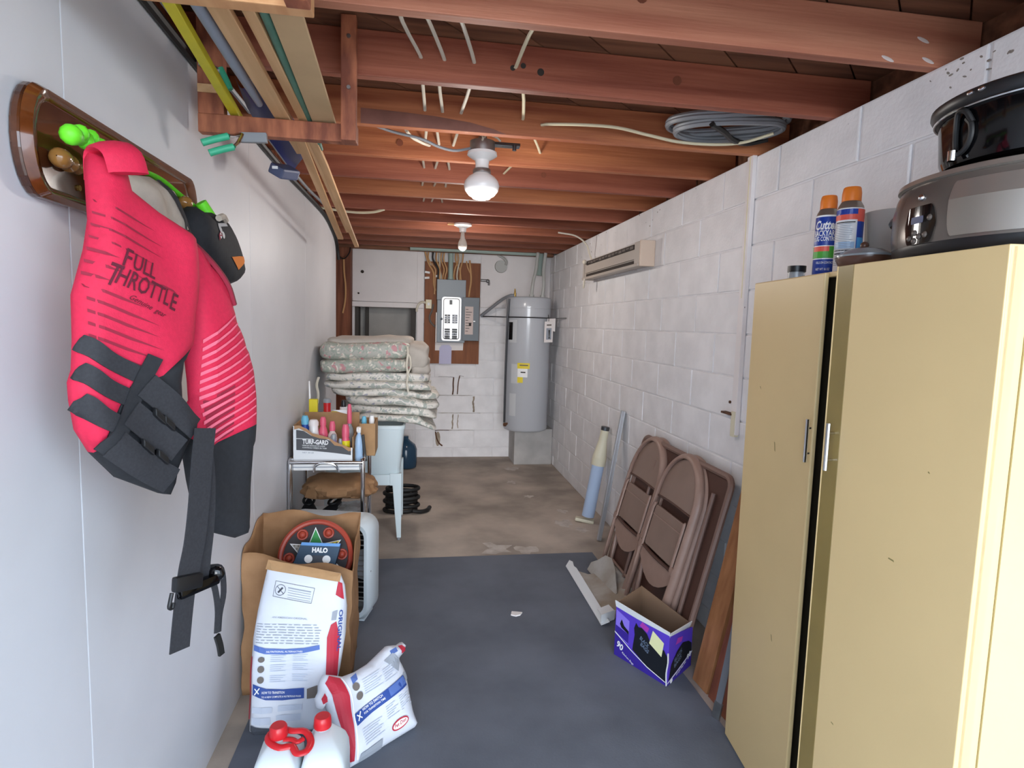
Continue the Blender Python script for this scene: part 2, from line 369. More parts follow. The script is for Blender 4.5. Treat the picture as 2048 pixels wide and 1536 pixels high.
# right wall of blocks
GZ = [ZT]+[2.1416-.203*k for k in range(11)]+[0]
wr = put('wall_right', MB().box(XR+.006, XR+.2, YF, YB+.2, 0, ZT-.001), 'mortar', kind='structure')
def block_mesh(name, L, H, D, m):
    b = MB().box(-L/2, L/2, 0, D, -H/2, H/2, ch=.006)
    o = put(name, b, m); me = o.data; bpy.data.objects.remove(o); return me
BL = .467
rng = random.Random(3)
meshes = {}
def lay_blocks(wall, axis, face, a0, a1, phase, courses, m='white_block', holes=None, skip=None):
    n = 0
    for k in range(len(courses)-1):
        zt, zb = courses[k], courses[k+1]; H = zt-zb-.006
        x = a0+((phase[k % 2]-a0) % BL)-BL
        while x < a1:
            s, e = max(x, a0), min(x+BL, a1); x += BL
            if e-s < .05: continue
            if skip and skip((s+e)/2, (zt+zb)/2): continue
            key = (round(e-s, 3), round(H, 3), m)
            if key not in meshes: meshes[key] = block_mesh('brick', e-s-.010, H, .05, m)
            o = bpy.data.objects.new('brick', meshes[key]); COL.objects.link(o); o.parent = wall; n += 1
            j = rng.uniform(-.0015, .0015)
            if axis == 'X': o.location = ((s+e)/2, face+j, (zt+zb)/2)
            else: o.location = (face+j, (s+e)/2, (zt+zb)/2); o.rotation_euler = (0, 0, -pi/2)
lay_blocks(wr, 'Y', XR, YF, YB, (3.324, 3.09), GZ)

# back wall: lower courses in the open, painted board above
wb = put('wall_back', MB().box(-1.3, XR+.1, YB+.006+.3, YB+.45, 0, 2.52), 'mortar', kind='structure')
put('wall_core', MB().box(-.03, XR+.1, YB+.006, YB+.31, 0, 2.52).box(-1.3, -.70, YB+.006, YB+.31, 0, 2.52).box(-.70, -.03, YB+.006, YB+.31, 1.70, 2.52).box(-.70, -.03, YB+.006, YB+.31, 0, .9), 'mortar', wb)
lay_blocks(wb, 'X', YB, -.03, XR-.002, (.65, .872), GZ[2:])
lay_blocks(wb, 'X', YB, -1.05, -.03, (.65, .872), [.9, .721, .518, .315, .112, 0])
put('painted_board', MB().box(-.02, .055, YB-.022, YB-.002, 1.3, 2.33, .003).box(-.722, -.02, YB-.03, YB-.002, 1.76, 2.33, .004), 'white_board', wb)
put('painted_board', MB().box(.69, XR-.003, YB-.012, YB-.002, 1.735, 2.33, .003), 'white_board', wb)
put('ledge', MB().box(-.722, .055, YB-.06, YB-.002, 1.70, 1.756, .006), 'white_board', wb)
put('niche_lining', MB().box(-.70, -.03, YB+.26, YB+.30, .9, 1.70), 'niche_paint', wb)
put('niche_strip', MB().box(-.70, -.66, YB+.02, YB+.25, .9, 1.70).box(-.60, -.565, YB+.18, YB+.25, .9, 1.70).box(-.085, -.03, YB+.0, YB+.25, .9, 1.70), 'niche_dark', wb)  # dark strips standing in the niche opening
for x, z in ((-.615, 2.08), (-.655, 1.845)): put('knot_hole', MB().cyl((x, YB-.031, z), (x, YB-.045, z), .017 if z > 2 else .01, n=12), 'slot_dark', wb)
# rusty weep stains in the mortar of the back wall
for pts, r in (([(.405, .93), (.40, .86), (.402, .79), (.395, .73)], .011), ([(.475, .95), (.46, .87), (.455, .79), (.452, .735)], .011), ([(.23, .935), (.30, .937), (.36, .932)], .006), ([(.36, .935), (.405, .93)], .007), ([(.475, .95), (.52, .94)], .006)):
    put('rust_stain', MB().tube([(x, YB-.001, z) for x, z in pts], r, 6, 3, flat=.25), 'rust', wb)
rq = random.Random(6)
for x, z0, z1, r in ((.64, .53, .71, .017), (.40, .33, .50, .013), (.46, .34, .50, .009)):
    put('stain', MB().tube([(x+rq.uniform(-.006, .006), YB-.001, z0+(z1-z0)*k/6) for k in range(7)], [r*rq.uniform(.6, 1.2) for _ in range(9)], 8, 3, flat=.2), 'stain_mortar', wb)
for z, xa, xb2 in ((.518, .24, .72), (.315, .2, .66), (.721, .22, .62)):
    put('stain', MB().tube([(xa+(xb2-xa)*k/9, YB-.001, z+rq.uniform(-.003, .003)) for k in range(10)], [rq.uniform(.003, .008) for _ in range(14)], 8, 3, flat=.25), 'stain_mortar', wb)
put('stain', MB().ball((.235, YB, .215), .03, 14, 1, .1, 3.0), 'stain_mortar', wb, smooth=60)
put('rust_stain', MB().tube([(.2, YB-.002, .31), (.26, YB-.002, .318), (.36, YB-.002, .315)], .012, 6, 3, flat=.25).tube([(.21, YB-.002, .30), (.22, YB-.002, .24), (.25, YB-.002, .17), (.29, YB-.002, .135)], .014, 6, 3, flat=.25), 'rust', wb)

# left wall: painted four-foot panels with grooves; its far top corner is cut round
wl = put('wall_left', MB().box(XL-.12, XL-.02, YF, 5.2, 0, 2.2), 'mortar', kind='structure')
edges = [YF, .14, 1.362, 2.69, 3.93, 5.337]
TOP = [(4.2, 2.33), (4.62, 2.322), (4.99, 2.275), (5.22, 2.226), (5.30, 2.18), (5.337, 2.117)]
for i in range(5):
    a, b = edges[i]+.001, edges[i+1]-.001
    pl = [(a, 0), (b, 0), (b, 2.34), (a, 2.34)] if i < 4 else [(a, 0), (5.337, 0)]+TOP[::-1]+[(a, 2.335)]
    put('wall_panel', MB().prism(pl, XL-.02, XL, lambda y, z, t: Vector((t, y, z))), 'white_panel', wl, bevel=.002)
put('wall_stud', MB().box(XL-.10, XL-.025, 5.2, 5.33, 0, 2.11), 'post_wood', wl)
put('wall_upper', MB().box(XL-.16, XL-.03, YF, 5.0, 2.2, 2.52), 'post_wood', wl)
put('wall_left_rear', MB().box(-1.3, -1.05, 5.0, YB+.2, 0, 2.52), 'mortar', kind='structure').name = 'wall_left.001'
put('trim_2', MB().box(-.98, -.722, 6.62, 6.80, 0, 2.315, .005), 'post_wood', kind='structure', label='reddish brown wooden corner post at the left end of the back wall', loc=(-.85, 6.7, 0))
put('wall_return', MB().box(-1.3, XL-.1, 5.0, 5.1, 0, 2.52), 'mortar', wl)

# ceiling: joists on the wall tops under diagonal boards
ce = put('ceiling', MB().box(-1.3, XR+.2, YF, YB+.3, 2.499, 2.60), 'plank_wood', kind='structure')
def clip_rect(poly, x0, x1, y0, y1):
    for ax, v, sg in ((0, x0, 1), (0, x1, -1), (1, y0, 1), (1, y1, -1)):
        out = []
        for i in range(len(poly)):
            p, q = poly[i-1], poly[i]; a, b = (p[ax]-v)*sg, (q[ax]-v)*sg
            if a >= 0: out.append(p)
            if a*b < 0: t = a/(a-b); out.append((p[0]+(q[0]-p[0])*t, p[1]+(q[1]-p[1])*t))
        poly = out
        if not poly: return []
    return poly
pw = .165; c = -3.0
while c < 9.2:   # board edges along direction (1,1)
    g = .004; q = pw*sqrt(2)
    pl = clip_rect([(-2, c-2+g), (3, c+3+g), (3, c+3+q-g), (-2, c-2+q-g)], -1.05, XR+.154, YF, YB+.2)
    if len(pl) > 2: put('ceiling_board', MB().prism(pl, 2.478, 2.498, lambda x, y, t: Vector((x, y, t))), 'plank_wood', ce)
    c += q
JY = [-.19, .275, .735, 1.19, 1.645, 2.085, 2.575, 3.035, 3.49, 3.93, 4.43, 4.85, 5.28, 5.71, 6.13, 6.5]  # nearest joists are out of view, added to block light
rj = random.Random(5)
for i, y in enumerate(JY):
    b = MB().box(-1.04, XR+.14, y-.020, y+.018, ZT, 2.476, .003)
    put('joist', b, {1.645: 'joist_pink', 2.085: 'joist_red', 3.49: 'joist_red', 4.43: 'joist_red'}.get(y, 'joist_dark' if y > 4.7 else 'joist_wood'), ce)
put('sill_plate', MB().box(XR+.05, XR+.15, YF, YB+.1, ZT+.001, ZT+.012, .003), 'plank_wood', ce)
put('rim_joist', MB().box(XR+.155, XR+.195, YF, YB+.1, ZT, 2.4985, .003), 'plank_wood', ce)
put('header_beam', MB().box(-.98, XR-.005, 6.66, 6.72, 2.315, 2.476, .004), 'plank_wood', ce)
for x, z in ((.395, 2.395), (.30, 2.40), (.335, 2.41)):
    put('hole_shade_disc', MB().cyl((x, 2.066, z), (x, 2.0635, z), .012 if x > .39 else .009, n=12), 'slot_dark', ce)  # dark discs on the joist face paint the shade of drilled holes
for x, y, z in ((.58, 1.622, 2.43), (.05, 2.063, 2.45), (.88, 2.063, 2.41), (-.1, 3.013, 2.40), (.7, 3.47, 2.41)):
    put('knot', MB().cyl((x, y, z), (x, y-.0015, z), .016, n=12), 'board_redwood', ce)
put('water_stain', MB().prism([(-.24, 2.336), (.35, 2.336), (.30, 2.352), (.2, 2.372), (.05, 2.386), (-.1, 2.392), (-.24, 2.395)], 0, .0012, lambda a, b, t: Vector((a, 2.5548-t, b))), 'joist_stain', ce)
# cobweb-grey plaster smears on the front joist's right end
for x, z in ((1.33, 2.343), (1.44, 2.405), (1.462, 2.350)):
    put('plaster_smear', MB().ball((x, 1.624, z), .011, 10, 2.0, .12, .5, (0, .3, 0)), 'pink_paper', ce)
# concrete edge left bare by the mat is the floor itself; small debris on the mat
single('paper_scrap', MB().prism([(.505, 3.0), (.53, 2.985), (.555, 2.995), (.57, 3.02), (.535, 3.03), (.515, 3.035)], .0055, .012, lambda x, y, t: Vector((x, y, t))), 'paper', 'small torn white paper scrap lying on the dark mat', 'scrap')

fo = bpy.data.objects['floor']; rk = random.Random(12)
for x, y, r in ((1.02, 6.25, .09), (.93, 5.7, .06), (1.0, 5.2, .05), (1.22, 4.75, .05), (1.15, 4.45, .09), (1.25, 4.3, .06), (.55, 3.95, .12), (.75, 3.93, .08)):
    k = [rk.uniform(.4, 1.2) for _ in range(14)]
    put('pale_splash', MB().prism([(x+r*k[i]*cos(2*pi*i/14), y+r*k[i]*1.2*sin(2*pi*i/14)) for i in range(14)], 0.0002, .0008, lambda a, b, t: Vector((a, b, t))), 'pale_splash', fo)
# black cord and grey cord along the top of the left wall
PT = [(XL+.012, .3, 2.352), (XL+.012, 1.2, 2.35), (XL+.012, 2.0, 2.325), (XL+.012, 2.6, 2.31), (XL+.012, 3.2, 2.30), (XL+.012, 3.8, 2.308), (XL+.012, 4.4, 2.315), (XL+.012, 4.75, 2.305), (XL+.012, 5.02, 2.268), (XL+.013, 5.22, 2.222), (XL+.013, 5.33, 2.15), (XL+.02, 5.36, 2.06)]
single('black_cable', MB().tube(PT, .014, 8, 4), 'cable_black', 'thick black cable running along the top edge of the left wall', 'cable', smooth=1)
single('grey_cable', MB().tube([(x+.03, y, z+.022+.012*sin(y*3)) for x, y, z in PT[:9]], .009, 6, 4), 'cable_grey', 'thin grey cable above the black cable on the left wall', 'cable', smooth=1)

# ---------------------------------------------------------------- wires through the joists
def through_wire(name, m, label, xs, y0, y1, r=.0065, z=2.405, group=None, sag=.0, wander=.02):
    pts = []; rr = random.Random(sum(map(ord, label)))
    ys = [j for j in JY if y0-.3 <= j <= y1+.3]
    for i, y in enumerate(ys):
        x = xs[min(i, len(xs)-1)]+(rr.uniform(-.008, .008) if i >= len(xs) else 0)
        pts.append((x, y-.03, z)); pts.append((x, y+.03, z))
        if i+1 < len(ys): x2 = xs[min(i+1, len(xs)-1)]; pts.append(((x+x2)/2+rr.uniform(-wander, wander), (y+ys[i+1])/2, z+.02+rr.uniform(-.015, .012)-sag))
    return single(name, MB().tube(pts, r, 6, 3, flat=.55), m, label, 'cable', smooth=1, group=group)
through_wire('house_wire', 'cable_white', 'white cable, leftmost of the four threaded through the joists', [-.075, -.005, .014, .019], 1.645, 5.7)
through_wire('house_wire', 'cable_white', 'white cable, second from left of the four threaded through the joists', [-.02, .071, .085, .086], 1.645, 5.7)
through_wire('house_wire', 'cable_white', 'white cable, third from left of the four threaded through the joists', [.075, .169, .162, .156], 1.645, 5.7)
through_wire('house_wire', 'cable_cream', 'cream cable, rightmost of the four threaded through the joists', [.33, .31, .419, .583, .47], 1.645, 3.6, z=2.402)
single('cream_cable', MB().tube([(.50, 2.555, 2.385), (.53, 2.53, 2.383), (.66, 2.48, 2.375), (.80, 2.47, 2.372), (.95, 2.50, 2.362), (1.1, 2.52, 2.35), (1.25, 2.5, 2.345), (1.36, 2.46, 2.35), (1.45, 2.38, 2.37)], .009, 8, 5, flat=.7), 'cable_cream', 'loose cream cable sagging under the joist towards the right wall', 'cable', smooth=1)
mb = MB(); rc = random.Random(2)
for k in range(4):
    o = rc.uniform(-.02, .02); q = .012*k
    mb.tube([(1.18+o, 2.27, 2.36+q), (1.08+o, 2.33, 2.365+q), (1.03+o, 2.42, 2.37+q), (1.06+o, 2.50, 2.37+q), (1.16+o, 2.53, 2.365+q), (1.30, 2.50+o, 2.37+q), (1.45, 2.44+o, 2.38+q), (1.49, 2.36+o, 2.39+q), (1.42, 2.29+o, 2.385+q), (1.30, 2.26+o, 2.37+q)], .011, 6, 4, closed=True)
single('cable_coil', mb, 'cable_grey', 'coil of thick grey cable tucked above the right wall between joists', 'cable coil', smooth=1)
single('black_cable', MB().tube([(1.13, 2.29, 2.355), (1.22, 2.36, 2.352), (1.30, 2.44, 2.352), (1.40, 2.50, 2.36), (1.48, 2.47, 2.375)], .012, 6, 4), 'cable_black', 'short black cable looped across the grey cable coil', 'cable', smooth=1)
single('grey_wire', MB().tube([(-.22, 2.62, 2.36), (-.12, 2.68, 2.35), (0, 2.70, 2.335), (.08, 2.73, 2.315), (.15, 2.75, 2.31), (.22, 2.77, 2.33)], .006, 6, 5), 'cable_grey', 'thin grey wire sagging from the globe lamp to the left', 'cable', smooth=1)
single('white_wire', MB().tube([(-.72, 4.48, 2.335), (-.58, 4.50, 2.325), (-.45, 4.46, 2.31), (-.33, 4.44, 2.315), (-.25, 4.42, 2.335)], .009, 6, 5), 'cable_cream', 'short white wire sagging under a far joist at the left', 'cable', smooth=1)
single('white_wire', MB().tube([(-.10, 2.60, 2.40), (-.05, 2.72, 2.355), (.0, 2.80, 2.35), (.04, 2.95, 2.38)], .007, 6, 5), 'cable_white', 'white wire dipping behind the third joist left of the globe lamp', 'cable', smooth=1)
single('hook_wire', MB().tube([(1.15, 5.0, 2.33), (1.30, 5.0, 2.31), (1.40, 5.02, 2.25), (1.44, 5.05, 2.18), (1.46, 5.04, 2.12)], .007, 6, 5), 'cable_white', 'white flex hanging from the ceiling to the long wall heater', 'cable', smooth=1)

# ---------------------------------------------------------------- ceiling lamps
def lamp_globe():
    x, y = .275, 2.78
    t = thing('globe_lamp', 'white porcelain ceiling lamp with a milk glass globe under the joists', 'lamp', (x, y, 2.12))
    put('junction_box', MB().cyl((x, y, 2.318), (x, y, 2.365), .057, n=24).cyl((x, y, 2.365), (x, y, 2.385), .02), 'galvanised', t, smooth=1)
    put('holder', MB().lathe([(.001, 2.32), (.066, 2.318), (.068, 2.305), (.05, 2.293), (.033, 2.283), (.03, 2.262), (.032, 2.245), (.036, 2.24)], (x, y, 0), 28), 'porcelain', t, smooth=1)
    put('collar', MB().lathe([(.036, 2.246), (.041, 2.24), (.041, 2.228), (.034, 2.222)], (x, y, 0), 24), 'galvanised', t, smooth=1)
    put('globe', MB().lathe([(.034, 2.232), (.04, 2.222), (.060, 2.21), (.076, 2.19), (.081, 2.17), (.075, 2.148), (.058, 2.128), (.043, 2.12), (.040, 2.115), (.03, 2.112), (.001, 2.112)], (x, y, 0), 32), 'opal_glass', t, smooth=60)
    put('wire_tail', MB().tube([(x, y-.03, 2.35), (x+.01, y-.06, 2.38), (x+.05, y-.07, 2.37), (x+.075, y-.05, 2.36)], .005, 6, 4).tube([(x-.01, y-.03, 2.35), (x-.005, y-.07, 2.365), (x-.02, y-.05, 2.39)], .005, 6, 4), 'cable_white', t, smooth=1)
    put('hanger_bar', MB().box(x-.012, x+.012, 2.593, 3.015, 2.3855, 2.393, .001), 'galvanised', t)
    put('mounting_bar', MB().box(x+.05, x+.17, y-.02, y+.02, 2.35, 2.365, .002).cyl((x+.14, y-.04, 2.325), (x+.14, y-.04, 2.35), .009), 'steel_dark', t)
lamp_globe()
light('POINT', 'globe_fill', (.275, 2.78, 2.06), (0, 0, 0), 9, (1, .94, .88), shadow_soft_size=.08)  # fill light added under the globe to brighten the middle of the room
def lamp_bulb():
    x, y = .338, 4.85
    t = thing('bulb_lamp', 'bare bulb in a white porcelain holder near the back wall', 'lamp', (x, y, 2.1))
    put('holder', MB().lathe([(.001, 2.335), (.07, 2.333), (.072, 2.32), (.05, 2.31), (.03, 2.30), (.026, 2.27)], (x, y, 0), 24), 'porcelain', t, smooth=1)
    put('bulb', MB().lathe([(.014, 2.275), (.016, 2.24), (.02, 2.22), (.034, 2.19), (.038, 2.165), (.032, 2.14), (.015, 2.125), (.001, 2.122)], (x, y, 0), 20), 'clear_bulb', t, smooth=60)
    put('bracket', MB().box(x-.12, x-.06, y-.012, y+.012, 2.322, 2.336).tube([(x+.06, y, 2.335), (x+.12, y, 2.345), (x+.15, y, 2.34)], .005, 6, 3), 'cable_tan', t)
lamp_bulb()
light('POINT', 'bulb_fill', (.338, 4.85, 2.09), (0, 0, 0), 13, (1, .94, .88), shadow_soft_size=.04)  # fill light added at the unlit bulb to brighten the back

# ---------------------------------------------------------------- overhead lumber rack on the left
def hanger(label, y, xl, xr, zb, short_post):
    t = thing('lumber_hanger', label, 'rack', (xl, y, zb))
    put('crossbar', MB().box(xl, xr, y-.019, y+.019, zb, zb+.055, .003), 'rack_wood' if short_post else 'new_wood', t)
    put('upright', MB().box(xr-.046, xr, y-.058, y-.020, zb-.004, 2.475, .003), 'rack_wood', t)
    if short_post:
        put('upright', MB().box(xl, xl+.075, y-.017, y+.021, zb+.055, 2.475, .003), 'rack_wood', t)
        put('spacer_block', MB().box(xl+.002, xl+.072, y-.024, y-.0175, zb+.115, zb+.14, .002), 'lath_wood', t)
    for z in (2.26, 2.41): put('bolt', MB().cyl((xr-.022, y-.058, z), (xr-.022, y-.064, z), .006, n=10), 'galvanised', t)
    return t
hanger('rough red-brown wooden hanger on the second joist holding laths and poles', 2.035, -.673, -.20, 2.108, True)
hanger('pale clean wooden hanger at the top edge of the photo', 1.30, -.66, -.215, 2.150, False)
def rz_(y): return 2.290-.06*y      # everything in the rack slopes down towards the back
def stick(name, m, label, cat, pts, w, h, lift=0):
    """a length of timber lying in the rack, left lower edge along pts (x, y), width w, height h"""
    P = [Vector((x, y, rz_(y)+lift)) for x, y in pts]; mb = MB(); vs = []; n = len(P)
    for i, p in enumerate(P):
        d = (P[min(i+1, n-1)]-P[max(i-1, 0)]); s_ = Vector((d.y, -d.x, 0)).normalized()
        for a, b in ((0, 0), (w, 0), (w, h), (0, h)): vs.append(p+s_*a+Vector((0, 0, b)))
    mb.add(vs, [(0, 3, 2, 1), (4*n-4, 4*n-3, 4*n-2, 4*n-1)]+[(4*i+k, 4*i+(k+1) % 4, 4*i+4+(k+1) % 4, 4*i+4+k) for i in range(n-1) for k in range(4)])
    return single(name, mb, m, label, cat, bevel=.0015)
stick('yellow_stick', 'yellow_paint', 'flat yellow painted stick lying in the overhead rack nearest the left wall', 'stick', [(-.492, .6), (-.588, 2.09)], .026, .022)
stick('wood_lath', 'lath_wood', 'widest pale wooden lath in the rack, beside the grey pole', 'lath', [(-.464, .6), (-.453, 2.0), (-.450, 2.36)], .046, .018)
stick('wood_lath', 'lath_wood', 'thin wooden lath beyond the red-brown hanger, leftmost of three at its far end', 'lath', [(-.425, 2.12), (-.432, 2.31), (-.508, 3.94)], .034, .012, -.004)
stick('wood_lath', 'lath_wood', 'wooden lath ending between its two neighbours at the far end', 'lath', [(-.392, 2.10), (-.433, 3.74)], .032, .012, .001)
stick('wood_lath', 'lath_wood', 'longest wooden lath, rightmost of the three, reaching towards the back wall corner', 'lath', [(-.393, .6), (-.381, 2.0), (-.386, 2.5), (-.433, 4.21)], .027, .016)
stick('hardboard_strip', 'fibreboard', 'wide tan hardboard strip in the rack, rightmost beside the green pole', 'board', [(-.313, .6), (-.342, 2.14)], .071, .01)
single('green_pole', MB().cyl((-.328, .6, rz_(.6)+.013), (-.355, 2.25, rz_(2.25)+.013), .0125, n=12).cyl((-.355, 2.25, rz_(2.25)+.013), (-.357, 2.33, rz_(2.33)+.013), .008, .006, n=12), 'green_pole', 'round dark green pole in the rack beside the tan strip', 'pole', smooth=1)
sc = thing('long_scoop', 'grey pole with a dark navy blade lying in the overhead rack', 'shovel', (-.48, 1.5, 2.166))
put('shaft', MB().cyl((-.482, .6, rz_(.6)+.016), (-.481, 1.72, rz_(1.72)+.016), .0155, n=14).cyl((-.481, 1.72, rz_(1.72)+.016), (-.481, 1.965, rz_(1.965)+.014), .0155, .010, n=14), 'grey_pole', sc, smooth=1)
def scoop(u, v):
    x0, y0 = -.500+.012*v, 1.86+.66*v
    wd = .115*(.35+.65*min(1, 3*v+.05))*(1-.25*v)
    return Vector((x0+wd*(u-.5)+.035*v, y0, 2.19+.02*v-.09*v*(1-u)**1.5+.035*(2*u-1)**2*(1-v)))
put('blade', MB().grid(9, 12, scoop), 'navy_plastic', sc, smooth=60)
sc.children[-1].modifiers.new('thick', 'SOLIDIFY').thickness = .006
put('clamp', MB().box(-.535, -.475, 2.36, 2.47, 2.075, 2.115, .008, (.2, .5, -.3)), 'slate_plastic', sc)
put('clamp_tag', MB().box(-.536, -.516, 2.355, 2.36, 2.09, 2.10, .001), 'white_print', sc)
single('hedge_shears', MB().tube([(-.632, 1.93, 2.058), (-.60, 1.945, 2.072), (-.573, 1.955, 2.086)], .0095, 10, 2), 'teal_plastic', 'placeholder', 'shears')
bpy.data.objects.remove(bpy.data.objects['hedge_shears'])
sh = thing('hedge_shears', 'shears with two teal grips hanging below the red-brown hanger', 'shears', (-.58, 1.96, 2.04))
for a, b in (((-.634, 1.93, 2.052), (-.568, 1.955, 2.083)), ((-.619, 1.945, 2.028), (-.556, 1.965, 2.056))):
    put('grip', MB().tube([a, ((a[0]+b[0])/2, (a[1]+b[1])/2, (a[2]+b[2])/2+.001), b], .0105, 12, 3), 'teal_plastic', sh, smooth=1)
put('shank', MB().tube([(-.567, 1.955, 2.084), (-.558, 1.975, 2.09), (-.545, 2.0, 2.104)], .006, 8, 3).tube([(-.555, 1.966, 2.057), (-.548, 1.985, 2.075), (-.54, 2.0, 2.104)], .006, 8, 3), 'chrome', sh, smooth=1)
put('blade', MB().box(-.55, -.47, 1.998, 2.0155, 2.083, 2.112, .002, (0, -.05, 0)), 'cable_grey', sh)
ho = thing('teal_hook', 'small steel hook with a teal grip between the yellow stick and grey pole', 'hook', (-.60, 2.0, 2.24))
put('arm', MB().tube([(-.66, 2.0, 2.30), (-.63, 2.0, 2.295), (-.605, 2.0, 2.285), (-.598, 2.0, 2.288)], .008, 8, 4), 'galvanised', ho, smooth=1)
put('grip', MB().tube([(-.600, 2.0, 2.292), (-.593, 2.0, 2.278), (-.582, 2.0, 2.255), (-.573, 2.0, 2.232)], .009, 10, 4), 'teal_plastic', ho, smooth=1)

# ---------------------------------------------------------------- coat plaque on the left wall
pq = thing('coat_plaque', 'varnished dark wooden coat plaque with turned pegs on the left wall', 'coat rack', (XL, 1.6, 1.75))
def stadium(y0, y1, z0, z1, n=10, k=1.0):
    r = (z1-z0)/2; cz = (z0+z1)/2; rx = r*k
    return [(y1-rx+rx*sin(t), cz+r*cos(t)) for t in [pi*i/n for i in range(n+1)]]+[(y0+rx-rx*sin(t), cz-r*cos(t)) for t in [pi*i/n for i in range(n+1)]]
def wallpt(y, z, t): return Vector((XL+t, y, z))
out = stadium(1.185, 2.00, 1.755, 1.955, 12, .55); inn = stadium(1.228, 1.965, 1.778, 1.932, 12, .55)
mb = MB(); mb.prism(out, .001, .02, wallpt); put('board', mb, 'varnished', pq, bevel=.005)
mb = MB(); n = len(out)
vs = [wallpt(*p, .0202) for p in out]+[wallpt(*p, .034) for p in stadium(1.197, 1.99, 1.762, 1.948, 12, .55)]+[wallpt(*p, .030) for p in stadium(1.215, 1.978, 1.772, 1.938, 12, .55)]+[wallpt(*p, .0205) for p in inn]
mb.add(vs, [(k*n+i, k*n+(i+1) % n, (k+1)*n+(i+1) % n, (k+1)*n+i) for k in range(3) for i in range(n)])
put('rim', mb, 'varnished_rim', pq, smooth=60)
def peg(y, z, d):
    d = Vector(d).normalized(); b = Vector((XL+.02, y, z)); a = d.orthogonal().normalized(); c = d.cross(a); mb = MB()
    prof = [(.012, 0), (.010, .02), (.010, .035), (.017, .045), (.017, .052), (.011, .058), (.012, .066), (.018, .08), (.019, .092), (.017, .104), (.011, .112), (.001, .114)]
    n = 16; vs = [b+d*h+a*(r*cos(2*pi*i/n))+c*(r*sin(2*pi*i/n)) for r, h in prof for i in range(n)]
    mb.add(vs, [(k*n+i, k*n+(i+1) % n, (k+1)*n+(i+1) % n, (k+1)*n+i) for k in range(len(prof)-1) for i in range(n)])
    put('peg', mb, 'peg_wood', pq, smooth=60)
peg(1.36, 1.835, (.2, -1, -.02)); peg(1.86, 1.862, (.6, -.9, -.12))
put('screw', MB().cyl((XL+.02, 1.36, 1.797), (XL+.024, 1.36, 1.797), .006, n=10), 'brass', pq)

# lime green plaited lead hung over the pegs
mb = MB(); G = [(XL+.075, 1.235, 1.868), (XL+.07, 1.29, 1.876), (XL+.062, 1.35, 1.874), (XL+.055, 1.42, 1.868)]
mb.tube(G, .016, 10, 4); P = crom([Vector(p) for p in G], 5)
for i, p in enumerate(P[2:-1:2]): mb.ball(p+Vector((.006, 0, .006*(-1)**i)), .016, 10, 1, .8, 1)
mb.ball(G[0], .019, 12)
gl = thing('green_lead', 'bright lime green plaited lead draped along the coat plaque pegs', 'dog lead', (XL+.05, 1.6, 1.83))
put('plaited_end', mb, 'lime', gl, smooth=60)
put('strap', MB().tube([(XL+.055, 1.42, 1.868), (XL+.05, 1.50, 1.872), (XL+.045, 1.60, 1.888), (XL+.042, 1.70, 1.892), (XL+.043, 1.80, 1.88), (XL+.055, 1.88, 1.862), (XL+.07, 1.925, 1.85)], .013, 8, 4, flat=.45), 'lime', gl, smooth=60)
put('loop_end', MB().tube([(XL+.085, 1.86, 1.868), (XL+.10, 1.875, 1.84), (XL+.115, 1.87, 1.815), (XL+.12, 1.885, 1.80)], .017, 10, 4).ball((XL+.12, 1.905, 1.815), .022, 12, 1, 1, .9), 'lime', gl, smooth=60)

# ---------------------------------------------------------------- life vest
VE = Vector((.48, .877, 0)); VP0 = Vector((-.62, 1.1, 0))
VN = Vector((.877, -.48, 0))
def vfn(a, b, o=0): return VP0+VE*a+Vector((0, 0, b))+VN*o
vest = thing('life_vest', 'red and black life vest hanging by one shoulder from the coat plaque', 'life vest', (-.52, 1.3, 1.2))
BK = [(.112, 1.832), (.14, 1.834), (.173, 1.828), (.182, 1.783), (.232, 1.749), (.299, 1.717), (.302, 1.68), (.298, 1.622), (.293, 1.538), (.284, 1.485), (.259, 1.45), (.249, 1.414), (.256, 1.371), (.275, 1.337), (.284, 1.304), (.262, 1.25), (.242, 1.173), (.224, 1.179), (.124, 1.238), (.075, 1.296), (.05, 1.341), (.04, 1.395), (.038, 1.426), (.046, 1.447), (.051, 1.499), (.053, 1.577), (.076, 1.656), (.09, 1.71), (.102, 1.79)]
blk = [(.12, 1.40), (.149, 1.445), (.176, 1.425), (.19, 1.43), (.284, 1.492), (.40, 1.56), (.40, 1.0), (.03, 1.0), (.03, 1.27), (.075, 1.30)]
def wob(a, b): return .006*sin(a*30+b*14)+.01*sin(b*9)
vb = Pillow(BK, .014, .04, .02, .045, lambda a, b, o: vfn(a, b, o-.02*max(0, (b-1.62))/.2), lines=[[(.076, 1.302), (.12, 1.40), (.149, 1.445), (.176, 1.425), (.19, 1.43), (.282, 1.491)]], edge=.25, wob=wob)
put('back_panel', vb.build(lambda c: 1 if inpoly(c, blk) else 0), ['red_cloth', 'black_cloth'], vest, smooth=70)
FR = [(.317, 1.72), (.363, 1.671), (.407, 1.628), (.424, 1.59), (.439, 1.54), (.469, 1.48), (.488, 1.419), (.492, 1.357), (.480, 1.221), (.472, 1.097), (.468, 1.035), (.456, 1.016), (.419, 1.019), (.361, 1.05), (.32, 1.086), (.297, 1.189), (.286, 1.29), (.29, 1.33), (.312, 1.363), (.31, 1.408), (.303, 1.473), (.303, 1.58), (.302, 1.68)]
fb = [(.2, 1.40), (.253, 1.345), (.279, 1.315), (.309, 1.256), (.46, 1.288), (.6, 1.30), (.6, .9), (.2, .9)]
vf = Pillow(FR, .014, .035, .02, .045, lambda a, b, o: vfn(a, b, o-.025), lines=[[(.309, 1.256), (.46, 1.288)]], edge=.25, wob=lambda a, b: .005*sin(a*26+b*16))
